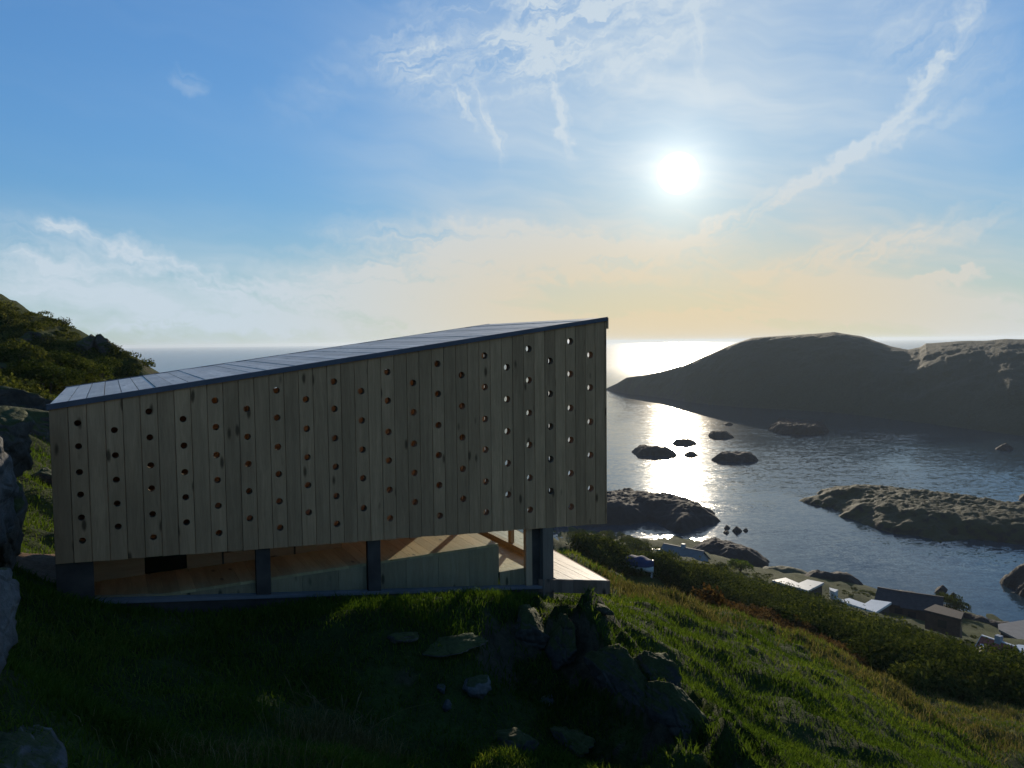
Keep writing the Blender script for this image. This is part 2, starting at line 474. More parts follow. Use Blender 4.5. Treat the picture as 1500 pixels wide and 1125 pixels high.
def sea_mat():
    mt, t, out = new_mat('sea_water')
    p = t.add('ShaderNodeNewGeometry').outputs['Position']
    yo = t.add('ShaderNodeSeparateXYZ', {0: p}).outputs[1]
    open_sea = t.mapr(yo, 500, 1600, 0.0, 1.0, True)
    n3 = t.noise(p, 0.012, 4, 0.55, 0.8)
    calm = t.mapr(n3, 0.36, 0.62, 0.35, 1.0, True)
    slopes = None
    for sc_, st_, amp in ((0.20, 0.45, 0.045), (0.8, 0.6, 0.085), (2.6, 0.8, 0.10)):     # swell, chop, ripples
        mp = t.add('ShaderNodeMapping', {0: p, 2: (0, 0, math.radians(-18)), 3: (st_, 1.0, 1.0)}).outputs[0]
        c = t.add('ShaderNodeTexNoise', {'Vector': mp, 'Scale': sc_, 'Detail': 2, 'Roughness': 0.5}, noise_dimensions='2D').outputs[1]
        d = t.add('ShaderNodeVectorMath', {0: c, 1: (0.5, 0.5, 0.5)}, operation='SUBTRACT').outputs[0]
        d = t.add('ShaderNodeVectorMath', {0: d, 1: (amp * 2.2, amp * 2.6, 0)}, operation='MULTIPLY').outputs[0]
        slopes = d if slopes is None else t.add('ShaderNodeVectorMath', {0: slopes, 1: d}, operation='ADD').outputs[0]
    slopes = t.add('ShaderNodeVectorMath', {0: slopes, 'Scale': calm}, operation='SCALE').outputs[0]
    nrm = t.add('ShaderNodeVectorMath', {0: t.add('ShaderNodeVectorMath', {0: slopes, 1: (0, 0, 1)}, operation='ADD').outputs[0]}, operation='NORMALIZE').outputs[0]
    bs = t.add('ShaderNodeBsdfPrincipled', {'Base Color': (0.018, 0.040, 0.052, 1), 'Roughness': t.mapr(open_sea, 0, 1, 0.10, 0.24), 'IOR': 1.33, 'Specular IOR Level': 0.5, 'Normal': nrm})
    t.l.new(bs.outputs[0], out.inputs[0])
    return mt


M['sea'] = sea_mat()


def ground_mat():
    mt, t, out = new_mat('hillside_turf')
    geo = t.add('ShaderNodeNewGeometry')
    p = geo.outputs['Position']
    nz = t.add('ShaderNodeSeparateXYZ', {0: geo.outputs['Normal']}).outputs[2]
    n0 = t.noise(p, 0.05, 4, 0.6)
    n1 = t.noise(p, 0.6, 6, 0.65)
    n2 = t.noise(p, 4.0, 5, 0.7)
    n3 = t.noise(p, 22.0, 4, 0.7)
    g = t.mix(t.mapr(n1, 0.35, 0.68), (0.030, 0.050, 0.010), (0.085, 0.115, 0.024))
    g = t.mix(t.mapr(n0, 0.45, 0.68, 0, 0.5), g, (0.10, 0.10, 0.03))
    g = t.mix(t.mapr(n2, 0.40, 0.72, 0.65, 0.0), g, (0.018, 0.024, 0.008))
    g = t.mix(t.mapr(n3, 0.35, 0.7, 0.4, 0.0), g, (0.02, 0.026, 0.008))
    e = t.mix(t.mapr(n2, 0.3, 0.7), (0.035, 0.030, 0.018), (0.095, 0.080, 0.050))
    f = t.math('ADD', nz, t.math('MULTIPLY', t.math('SUBTRACT', n1, 0.5), 0.45))
    f = t.mapr(f, 0.60, 0.72, 1.0, 0.0, True)
    c = t.mix(f, g, e)
    at = t.add('ShaderNodeAttribute', attribute_name='tint').outputs['Fac']      # trodden earth of the path
    pf = t.mapr(t.math('ADD', at, t.math('MULTIPLY', t.math('SUBTRACT', n2, 0.5), 0.9)), 0.35, 0.65, 0, 1, True)
    c = t.mix(pf, c, t.mix(t.mapr(n3, 0.3, 0.7), (0.14, 0.085, 0.05), (0.25, 0.165, 0.105)))
    bs = t.add('ShaderNodeBsdfPrincipled', {'Base Color': c, 'Roughness': 0.95, 'Specular IOR Level': 0.1})
    h = t.math('ADD', t.math('MULTIPLY', n2, 0.7), t.math('MULTIPLY', n3, 0.3))
    bp = t.add('ShaderNodeBump', {'Strength': 1.0, 'Distance': 0.16, 'Height': h})
    t.l.new(bp.outputs[0], bs.inputs['Normal'])
    t.l.new(bs.outputs[0], out.inputs[0])
    return mt


M['ground'] = ground_mat()

# ------------------------------------------------------------------ sea
S = 24000
obj('sea', mesh('sea', [(-S, -S, 0), (S, -S, 0), (S, S, 0), (-S, S, 0)], [(0, 1, 2, 3)]), M['sea'], kind='structure')

# ------------------------------------------------------------------ hillside: one sheet fitted to surveyed points
TH = math.radians(28)
P0 = Vector((-4.42, 7.2, 0))
ES = Vector((math.cos(TH), math.sin(TH), 0))
ED = Vector((-math.sin(TH), math.cos(TH), 0))


def hut(s, d):
    q = P0 + ES * s + ED * d
    return q.x, q.y


CT = []                                           # X, Y, z relative to the eye


def cp(px, py, Y, dz=0.0):
    q = at_y(px, py, Y)
    CT.append((q.x, q.y, q.z - EYE + dz))


def cw(x, y, z):
    CT.append((x, y, z))


# round the camera
for q in ((0, 0, -1.75), (0, -4, -1.6), (2.5, 0, -2.3), (-3, -1, -1.2), (0, 2.2, -2.25), (2.5, 2.5, -2.9), (-2.4, 2.4, -2.0), (6, 0, -3.6), (-8, 0, -0.6),
          (-4.25, 5.4, -1.8), (-4.9, 5.6, -0.9), (-5.4, 6.6, -1.4), (-3.1, 3.6, -1.15), (-2.75, 3.6, -1.7), (12, -4, -6), (5, 4, -3.9), (-12, -8, 0.5), (8, -12, -3)):
    cw(*q)
# under the hut
for s, d, z in ((-0.3, 0.0, -2.42), (0.2, -0.25, -2.50), (1.6, 0, -2.82), (3.2, 0, -3.05), (4.8, 0, -3.30), (5.6, -0.1, -3.42), (0, 1.8, -2.8), (0, 3.6, -2.9), (3, 2, -3.3), (3, 4, -3.6),
                (5.8, 2, -3.8), (5.9, 4, -4.3), (6.3, 0.6, -3.75), (6.2, -0.5, -3.45), (8, 4, -5.0)):
    x, y = hut(s, d)
    cw(x, y, z)
# foreground hollow
for q in ((150, 890, 6.7), (60, 870, 6.8), (60, 960, 5.4), (250, 950, 6.2), (450, 930, 7.1), (380, 1000, 6.2), (440, 1000, 6.5),
          (550, 890, 7.9), (550, 932, 7.15), (600, 888, 7.9), (600, 934, 7.2), (640, 895, 7.9), (640, 940, 7.2), (672, 895, 8.0), (672, 940, 7.3), (700, 885, 8.33), (700, 938, 7.45), (525, 905, 7.55), (725, 900, 8.3),
          (550, 1000, 6.75), (620, 1000, 6.85), (690, 1000, 6.95), (640, 1060, 6.45), (600, 1095, 6.1),
          (500, 1112, 4.8), (420, 1080, 5.2), (300, 1100, 4.8), (150, 1060, 4.8), (700, 1125, 5.9), (620, 1150, 5.5), (860, 1125, 6.0)):
    cp(*q)
# rocky spur, steep on its left
for q in ((775, 880, 9.0), (850, 905, 8.5), (915, 960, 7.7), (965, 1010, 7.1), (1010, 1070, 6.4), (1035, 1125, 5.9)):
    cp(*q)
for q in ((760, 960, 7.9), (830, 1010, 7.5), (890, 1070, 6.8), (930, 1125, 6.3)):
    cp(*q, -0.15)
# sunny slope on the right
for q in ((900, 895, 9.8), (980, 950, 9.2), (1100, 1060, 8.0), (1200, 1110, 8.0), (1100, 950, 11.5), (1200, 1010, 11.2), (1300, 1085, 10.6), (1000, 905, 13), (1110, 912, 17),
          (1180, 938, 18), (1250, 972, 18), (1330, 1030, 17), (1420, 1098, 15), (1560, 1180, 13), (835, 800, 17), (872, 825, 16.5), (910, 852, 17), (970, 872, 18.5), (1040, 890, 19)):
    cp(*q)
for px, py, Y in ((835, 800, 26), (910, 858, 28), (1040, 897, 30), (1180, 945, 29), (1330, 1040, 25), (1450, 1110, 20)):
    cp(px, py, Y, -1.6)
# lower ground down to the shore
for q in ((1010, 880, 48), (1100, 895, 46), (1220, 955, 39), (1300, 1010, 33), (1400, 1050, 29), (1490, 1100, 24), (1600, 1080, 27), (1500, 1030, 36), (1480, 1000, 46), (1300, 950, 56),
          (1400, 975, 58), (1200, 910, 76), (1100, 868, 105), (1010, 850, 98), (940, 838, 90), (870, 806, 75), (800, 790, 80), (1250, 893, 112), (1350, 932, 98), (1450, 972, 84), (1600, 1010, 70),
          (1130, 845, 148), (1170, 866, 132), (1270, 900, 122), (1320, 888, 132), (1385, 925, 116), (1480, 930, 118), (1600, 960, 112), (1000, 826, 138), (930, 815, 140), (870, 790, 150)):
    cp(*q)
for px, py in ((1060, 806), (1130, 834), (1220, 848), (1300, 868), (1400, 890), (1490, 912), (1620, 935), (1000, 792), (940, 785), (870, 775), (780, 760)):
    q = at_z(px, py, 0.0)
    cw(q.x, q.y, -50.0)
    cw(q.x * 1.15, q.y * 1.15, -54)
    cw(q.x * 1.5, q.y * 1.5, -57)
# behind the hut, down to the open sea
for q in ((-5, 22, -7), (-8, 40, -15), (-8, 70, -28), (-10, 110, -42), (-15, 150, -52), (-15, 200, -57), (4, 30, -9), (8, 60, -22)):
    cw(*q)
# headland on the left
for q in ((-60, 447, 62), (0, 453, 60), (35, 454, 59), (75, 468, 58), (110, 471, 58), (150, 491, 56), (190, 506, 54), (222, 520, 53), (246, 541, 52), (50, 520, 46), (120, 540, 43), (10, 560, 32), (150, 562, 38),
          (55, 592, 24), (20, 600, 20), (60, 700, 14.5), (62, 760, 12.6), (62, 815, 11.2), (-60, 640, 14), (-60, 560, 26), (110, 590, 30)):
    cp(*q)
for q in ((-45, 75, -3), (-60, 100, -14), (-30, 70, -9), (-24, 60, -12), (-28, 95, -30), (-60, 150, -50), (-100, 110, -20), (-110, 60, 2), (-110, 0, 6), (-60, 10, 2), (-110, 200, -57), (-20, -40, 1), (60, -40, -16), (120, -40, -30),
          (220, -40, -46), (150, 40, -42), (240, 60, -50), (260, 120, -56), (60, 0, -19), (100, 90, -42), (120, 130, -53), (-160, 260, -60), (60, 270, -60), (260, 270, -60), (-160, 80, -10), (-160, -40, 6)):
    cw(*q)
CT = np.array(CT)


def tps_fit(P, lam=0.02):
    n = len(P)
    A = P[:, :2]
    r = np.linalg.norm(A[:, None] - A[None], axis=2) + 1e-9
    K = r                                         # biharmonic-like kernel |r| stays calm between points
    K = K + 0
    Q = np.c_[np.ones(n), A]
    L = np.zeros((n + 3, n + 3))
    L[:n, :n] = K - lam * np.eye(n)
    L[:n, n:] = Q
    L[n:, :n] = Q.T
    return np.linalg.solve(L, np.r_[P[:, 2], 0, 0, 0])


COEF = tps_fit(CT)


def base_h(X, Y):
    sh = X.shape
    x, y = X.ravel(), Y.ravel()
    out = np.empty(len(x))
    for i in range(0, len(x), 20000):
        q = np.c_[x[i:i + 20000], y[i:i + 20000]]
        r = np.linalg.norm(q[:, None] - CT[None, :, :2], axis=2)
        out[i:i + 20000] = r @ COEF[:-3] + COEF[-3] + q @ COEF[-2:]
    return out.reshape(sh)


def hut_mask(X, Y):                               # 1 under and close round the hut
    s = (X - P0.x) * ES.x + (Y - P0.y) * ES.y
    d = (X - P0.x) * ED.x + (Y - P0.y) * ED.y
    ex = np.maximum(np.maximum(-s, s - 6.4), 0)
    ey = np.maximum(np.maximum(-0.6 - d, d - 3.7), 0)
    return np.clip(1 - np.hypot(ex, ey) / 0.8, 0, 1)


def height(X, Y):
    R = np.hypot(X, Y)
    h = base_h(X, Y)
    near = np.clip((R - 2.5) / 5, 0.25, 1)
    k = near * (1 - 0.85 * hut_mask(X, Y))
    # tussocks: small mounds, stretched along the slope
    u, v = X * 0.86 + Y * 0.5, -X * 0.5 + Y * 0.86
    t1 = fbm(u * 0.75, v * 1.2, 0.9, 4, 3)
    t2 = fbm(X, Y, 0.32, 3, 4)
    big = fbm(X, Y, 3.2, 4, 5)
    h = h + k * (0.25 * t1 + 0.04 * t2 + 0.20 * big * np.clip(R / 12, 0.4, 1))
    far = np.clip((R - 22) / 30, 0, 1)
    h = h + far * (1.0 * fbm(X, Y, 11, 5, 6) + 0.5 * fbm(X, Y, 2.6, 4, 8))
    # crags of the left headland
    crag = np.clip((-X - 12) / 8, 0, 1) * np.clip((Y - 22) / 10, 0, 1) * np.clip((90 - Y) / 20, 0, 1)
    rg = fbm(X * 1.2 + Y * 0.4, Y, 9, 5, 9, 0.55, True)
    h = h + crag * (0.9 * np.round(rg * 3.0) / 3.0 + 0.5 * rg - 0.9)
    # rock steps of the spur
    ac, al = X * 0.922 + Y * 0.387, X * 0.387 - Y * 0.922
    sp = np.exp(-((ac - 3.70) / 0.62) ** 2) * np.clip((9.2 - Y) / 0.8, 0, 1) * np.clip((Y - 4.8) / 1, 0, 1)
    st = fbm(ac * 1.5, al * 0.55, 0.75, 5, 12, 0.5, True)
    st2 = fbm(ac, al, 0.35, 4, 14, 0.55, True)
    h = h + sp * (0.34 * np.round(st * 2.5) / 2.5 + 0.16 * st + 0.07 * st2)
    return h + EYE


def graded(lo, d0, d1, hi, step, grow):
    a = list(np.arange(d0, d1, step))
    s, x = step, a[-1]
    while x < hi:
        s = min(s * grow, 3.2)
        x += s
        a.append(x)
    s, x = step, a[0]
    b = []
    while x > lo:
        s = min(s * grow, 3.2)
        x -= s
        b.append(x)
    return np.array(b[::-1] + a)


gx = graded(-150, -7.5, 11, 250, 0.075, 1.022)
gy = graded(-30, 3.5, 15, 265, 0.075, 1.02)
GX, GY = np.meshgrid(gx, gy)
GZ = height(GX, GY)
nx, ny = len(gx), len(gy)
idx = np.arange(nx * ny).reshape(ny, nx)
Fq = np.stack([idx[:-1, :-1], idx[:-1, 1:], idx[1:, 1:], idx[1:, :-1]], -1).reshape(-1, 4)
pth = np.exp(-((GX + 6.1 + 0.25 * (GY - 11)) / 0.8) ** 2) * np.clip((GY - 8.2) / 0.8, 0, 1) * np.clip((13.3 - GY) / 1.2, 0, 1)
gme = fast_mesh('hillside', np.stack([GX, GY, GZ], -1).reshape(-1, 3), Fq, True, pth.ravel())
obj('hillside', gme, M['ground'], kind='structure')


def gh(x, y):
    """height of the sheet itself (bilinear)"""
    x, y = np.atleast_1d(np.asarray(x, float)), np.atleast_1d(np.asarray(y, float))
    i = np.clip(np.searchsorted(gx, x) - 1, 0, nx - 2)
    j = np.clip(np.searchsorted(gy, y) - 1, 0, ny - 2)
    a, b = (x - gx[i]) / (gx[i + 1] - gx[i]), (y - gy[j]) / (gy[j + 1] - gy[j])
    return (GZ[j, i] * (1 - a) + GZ[j, i + 1] * a) * (1 - b) + (GZ[j + 1, i] * (1 - a) + GZ[j + 1, i + 1] * a) * b


def ground_at(px, py, y0=2.0, y1=260.0):
    """where the sight line meets the sheet"""
    d = ray(px, py)
    ys = np.geomspace(y0, y1, 900)
    z = EYE + d[2] / d[1] * ys
    below = z < gh(d[0] / d[1] * ys, ys)
    k = int(np.argmax(below)) if below.any() else len(ys) - 1
    return Vector((d[0] / d[1] * ys[k], ys[k], float(gh(d[0] / d[1] * ys[k], ys[k])[0])))


# ------------------------------------------------------------------ islands and skerries
def poly_dist(PX, PY, poly):
    d = np.full(PX.shape, 1e9)
    inside = np.zeros(PX.shape, bool)
    n = len(poly)
    for i in range(n):
        x0, y0 = poly[i]
        x1, y1 = poly[(i + 1) % n]
        ex, ey = x1 - x0, y1 - y0
        t = np.clip(((PX - x0) * ex + (PY - y0) * ey) / (ex * ex + ey * ey + 1e-12), 0, 1)
        d = np.minimum(d, np.hypot(PX - x0 - t * ex, PY - y0 - t * ey))
        c = ((y0 > PY) != (y1 > PY)) & (PX < (x1 - x0) * (PY - y0) / (y1 - y0 + 1e-12) + x0)
        inside ^= c
    return np.where(inside, d, -d)


def rock_sheet(name, poly, hmax, run, rough, nscale, res, seed, top=None):
    """rock with a waterline polygon: rises steeply from the edge, broken by noise"""
    P = np.array(poly)
    mgn = run * 0.5
    x0, x1, y0, y1 = P[:, 0].min() - mgn, P[:, 0].max() + mgn, P[:, 1].min() - mgn, P[:, 1].max() + mgn
    nxx, nyy = max(8, int((x1 - x0) / res)), max(8, int((y1 - y0) / res))
    X, Y = np.meshgrid(np.linspace(x0, x1, nxx), np.linspace(y0, y1, nyy))
    D = poly_dist(X, Y, poly)
    D = D + rough * run * fbm(X, Y, nscale, 5, seed)
    e = np.clip(D / run, -0.6, 1)
    H = np.where(e > 0, np.sin(np.clip(e, 0, 1) * math.pi / 2) ** 0.8, e) * hmax
    tt = top(X, Y) if top else 1.0
    H = np.where(H > 0, H * tt, H)
    st = fbm(X, Y, nscale * 0.7, 6, seed + 1, 0.62)
    st2 = fbm(X * 0.6 + Y, Y - X, nscale * 0.25, 4, seed + 2, 0.55, True)
    H = H + np.clip(e + 0.2, 0, 1) * hmax * (0.26 * st + 0.10 * st2) + np.clip(e + 0.2, 0, 1) * 0.35 * fbm(X, Y, 1.6, 3, seed + 3, 0.6, True)
    Zc = np.maximum(H, -2.0)
    keep = Zc > -1.95
    ids = np.arange(nxx * nyy).reshape(nyy, nxx)
    Q = np.stack([ids[:-1, :-1], ids[:-1, 1:], ids[1:, 1:], ids[1:, :-1]], -1).reshape(-1, 4)
    kf = keep.ravel()[Q].any(1)
    Q = Q[kf]
    u, inv = np.unique(Q, return_inverse=True)
    V = np.stack([X, Y, Zc], -1).reshape(-1, 3)[u]
    return fast_mesh(name, V, inv.reshape(-1, 4), True)


def sea_poly(pts):
    return [tuple(at_z(x, y, 0.0)[:2]) for x, y in pts]


# the big hilly island: lofted between its near shore, its ridge and its far shore
ridge_px = [(888, 569), (905, 561), (918, 553), (945, 549), (970, 544), (1005, 534), (1040, 519), (1075, 504), (1102, 495), (1160, 491), (1222, 486), (1262, 492), (1305, 507), (1330, 512), (1347, 509), (1356, 503), (1400, 500), (1440, 499), (1475, 496), (1520, 497), (1600, 494), (1720, 500)]
shore_px = [(888, 571), (905, 575), (920, 577), (945, 580), (970, 583), (1005, 589), (1040, 593), (1075, 596), (1102, 598), (1160, 601), (1222, 605), (1262, 609), (1305, 615), (1330, 618), (1347, 620), (1356, 621), (1400, 627), (1440, 632), (1475, 637), (1520, 642), (1600, 652), (1720, 662)]
cols = 420
tt = np.linspace(0, 1, cols)
rk = np.linspace(0, 1, len(ridge_px))


def along(vals):
    return np.interp(tt, rk, vals)


S3 = np.array([at_z(x, y, 0.0) for x, y in shore_px])
dep = np.interp(np.arange(len(ridge_px)), [0, 3, 8, 12, 21], [4, 30, 90, 130, 170])
R3 = np.array([at_y(x, y, S3[i][1] + dep[i]) for i, (x, y) in enumerate(ridge_px)])
B3 = R3 + (R3 - S3) * np.array([0.9, 0.9, 0])
B3[:, 2] = -3
S3[:, 2] = -3
rows = 90
IV = []
for j in range(rows):
    v = j / (rows - 1)
    if v < 0.6:
        a = v / 0.6
        za = math.sin(a * math.pi / 2) ** 0.85
        P = S3 * (1 - a) + R3 * a
        P[:, 2] = S3[:, 2] * (1 - za) + R3[:, 2] * za
    else:
        a = (v - 0.6) / 0.4
        P = R3 * (1 - a) + B3 * a
        P[:, 2] = R3[:, 2] * math.cos(a * math.pi / 2) + B3[:, 2] * (1 - math.cos(a * math.pi / 2))
    IV.append(np.stack([along(P[:, k]) for k in range(3)], -1))
IV = np.array(IV)
edge = np.minimum(np.linspace(0, 1, rows) / 0.12, 1)[:, None]
hh = np.clip(IV[..., 2] / 10, 0.15, 1)
nzz = 3.0 * fbm(IV[..., 0], IV[..., 1], 42, 6, 21, 0.55) + 0.9 * fbm(IV[..., 0], IV[..., 1], 15, 5, 22, 0.6, True)
nzz = nzz + 1.1 * fbm(IV[..., 0], IV[..., 1], 7, 4, 24, 0.6)
ridge_keep = 1 - 0.8 * np.exp(-((np.linspace(0, 1, rows) - 0.6) / 0.14) ** 2)[:, None]
IV[..., 2] += edge * hh * nzz * ridge_keep
IV[..., 1] += (1 - edge) * 6 * fbm(IV[..., 0], IV[..., 1], 25, 5, 23) * hh
ii = np.arange(rows * cols).reshape(rows, cols)
IF = np.stack([ii[:-1, :-1], ii[:-1, 1:], ii[1:, 1:], ii[1:, :-1]], -1).reshape(-1, 4)
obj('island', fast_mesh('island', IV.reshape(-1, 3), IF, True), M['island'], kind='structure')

# two low islets in the sound
isl_a = sea_poly([(780, 772), (880, 770), (925, 770), (950, 764), (985, 778), (1000, 782), (1030, 773), (1058, 765), (1040, 752), (1015, 741), (990, 738), (960, 735), (925, 730), (885, 730), (780, 735)])
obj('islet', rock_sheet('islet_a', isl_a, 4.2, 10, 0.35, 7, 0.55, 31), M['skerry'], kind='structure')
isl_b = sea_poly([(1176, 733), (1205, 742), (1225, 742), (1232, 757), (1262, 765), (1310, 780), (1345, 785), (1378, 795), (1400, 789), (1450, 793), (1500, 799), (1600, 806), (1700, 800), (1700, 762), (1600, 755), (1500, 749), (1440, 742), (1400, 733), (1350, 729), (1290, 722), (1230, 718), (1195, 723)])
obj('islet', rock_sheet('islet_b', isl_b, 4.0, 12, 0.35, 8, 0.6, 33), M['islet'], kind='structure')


def skerry(poly, hmax, run, seed, label, res=0.45, rough=0.45):
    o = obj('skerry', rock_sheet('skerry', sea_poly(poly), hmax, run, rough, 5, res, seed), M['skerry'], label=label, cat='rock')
    return o


def ell(cx, cy, rx, ry, n=12, seed=0):
    r = random.Random(seed)
    return [(cx + rx * math.cos(2 * math.pi * i / n) * r.uniform(0.8, 1.1), cy - ry * math.sin(2 * math.pi * i / n) * r.uniform(0.8, 1.1)) for i in range(n)]


skerry([(1125, 630), (1140, 635), (1180, 637), (1213, 635), (1214, 630), (1195, 625), (1180, 626), (1160, 623), (1140, 621)], 4.0, 5, 41, 'largest dark skerry in the sound, with two humps below the hilly island')
skerry([(924, 662), (935, 668), (960, 668), (990, 668), (992, 665), (965, 662), (940, 657)], 3.0, 5, 42, 'long dark skerry at the left edge of the sun glitter')
skerry(ell(1078, 673, 32, 5, 14, 3), 2.8, 5, 43, 'dark oval skerry right of the brightest glitter, nearest the camera of its cluster')
skerry(ell(1056, 639, 22, 3.2, 12, 4), 2.6, 5, 44, 'small tapered skerry at the right of the glitter above the oval one')
skerry(ell(1001, 650, 17, 2.2, 12, 5), 2.0, 4, 45, 'thin low reef in the middle of the brightest glitter')
skerry(ell(1012, 667, 10, 1.8, 10, 6), 1.6, 3, 46, 'tiny reef between the long left skerry and the oval skerry')
skerry(ell(1068, 622, 8, 1.3, 10, 7), 1.8, 4, 47, 'tiny far reef closest to the hilly island shore')
skerry(ell(1472, 657, 16, 2.6, 12, 8), 2.2, 4, 48, 'small low skerry near the right picture edge under the hilly island')
skerry(ell(1502, 730, 12, 5, 10, 9), 2.0, 3, 49, 'reddish low rock cut by the right picture edge behind the grassy islet')
skerry(ell(1064, 774, 6, 3.2, 10, 10), 1.2, 2, 50, 'left upper one of four little rocks off the tip of the near islet', 0.1, 0.5)
skerry(ell(1064, 780.5, 5, 2.4, 10, 11), 1.0, 2, 51, 'left lower one of four little rocks off the tip of the near islet', 0.1, 0.5)
skerry(ell(1079, 777.5, 8, 3.4, 10, 12), 1.2, 2, 52, 'middle one of four little rocks off the tip of the near islet', 0.1, 0.5)
skerry(ell(1093, 777, 5, 2.2, 10, 13), 1.0, 2, 53, 'rightmost of four little rocks off the tip of the near islet', 0.1, 0.5)
skerry(ell(1379, 866, 12, 5, 12, 14), 1.3, 2, 54, 'dark rounded rock in the water beyond the slate-roofed houses', 0.25, 0.25)
skerry(ell(1397, 872, 4, 1.8, 8, 15), 0.7, 1, 55, 'tiny rock beside the dark rounded rock beyond the houses', 0.2, 0.2)
skerry([(1466, 853), (1480, 862), (1495, 874), (1520, 890), (1600, 890), (1600, 840), (1500, 842), (1480, 845)], 5.0, 6, 56, 'dark rocky point reaching in from the right picture edge', 0.4)


def headland(pts, hmax, run, seed, label):
    o = obj('shore_rock', rock_sheet('shore_rock', sea_poly(pts), hmax, run, 0.35, 6, 0.45, seed), M['skerry'], label=label, cat='rock')
    return o


headland([(1000, 815), (1060, 838), (1118, 832), (1128, 822), (1100, 812), (1070, 802), (1040, 797), (1012, 800)], 3.2, 7, 61, 'dark humped headland on the shore right of the gabled grey house')
headland([(1170, 862), (1215, 862), (1255, 864), (1262, 857), (1248, 850), (1225, 846), (1205, 849), (1180, 845)], 2.6, 5, 62, 'dark shore rocks beyond the pale angled roof')
headland([(1105, 842), (1150, 850), (1190, 848), (1178, 838), (1150, 834), (1120, 833)], 1.2, 4, 63, 'pale broken rock shelf at the water edge beyond the pale angled roof')
headland([(1285, 884), (1340, 900), (1400, 920), (1480, 945), (1520, 945), (1500, 922), (1430, 905), (1360, 882), (1310, 868)], 2.0, 6, 64, 'low dark shore rocks behind the row of houses')
bpy.data.objects['shore_rock.002'].data.materials[0] = M['rockbare']

# ------------------------------------------------------------------ the hut
ZB = -2.95                                        # hut floor relative to the eye = local zero
cabin = obj('hiking_cabin', None, loc=(P0.x, P0.y, EYE + ZB), rot=(0, 0, TH),
            label='timber day hut with slanted roof and holes drilled through its plank wall', cat='cabin')
LEN, DEPTH, WP = 6.43, 3.55, 6.43 / 41


def L(z):
    return z - ZB


def top_z(s):                                     # cladding top
    return L(-0.60 + (0.27 + 0.60) * s / LEN)


def bot_z(s):
    return L(-2.09 - 0.061 * s)


def sill_z(s):
    return L(-2.45 - 0.133 * s)


def roof_z(s):                                    # top of the roof boards
    return top_z(s) + 0.055


def part(name, vf, mat, parent=cabin, smooth=False, label=None):
    v, f = vf
    return obj(name, mesh(name, v, f, smooth), mat, parent, label=label)


def slab(s0, s1, d0, d1, zl, zh):                 # zl, zh functions of s
    return hexa([(s0, d0, zl(s0)), (s1, d0, zl(s1)), (s1, d1, zl(s1)), (s0, d1, zl(s0)), (s0, d0, zh(s0)), (s1, d0, zh(s1)), (s1, d1, zh(s1)), (s0, d1, zh(s0))])


def const(z):
    return lambda s: z


# drilled holes, read off column by column: plank number -> image heights
HOLES = {1: (112, (620, 654, 692, 725, 759, 793)), 3: (168, (630, 667, 703, 738, 772)), 5: (217, (603, 641, 682, 716, 754, 788)), 7: (266, (614, 653, 692, 729, 766)),
         9: (312, (587, 626, 667, 704, 742, 782)), 11: (361, (599, 640, 680, 720, 760)), 13: (405, (572, 612, 655, 695, 735, 774)), 15: (450, (585, 628, 670, 711, 751)),
         17: (491, (559, 599, 642, 684, 727, 768)), 19: (530, (573, 616, 659, 701, 745)), 21: (567, (545, 587, 633, 675, 718, 760)), 23: (606, (561, 604, 650, 693, 736)),
         25: (641, (533, 577, 623, 667, 711, 756)), 27: (677, (549.5, 595, 641, 687, 731)), 29: (709, (521, 567, 614, 659, 706, 751)), 31: (742, (538, 585, 632, 679, 725)),
         33: (775, (511, 557, 605, 652, 700, 747)), 35: (804, (529, 577, 625, 673, 720)), 37: (833, (500, 548, 598, 645, 694, 743)), 39: (863, (520, 568, 618, 667, 716))}
THICK, NSEG = 0.10, 20


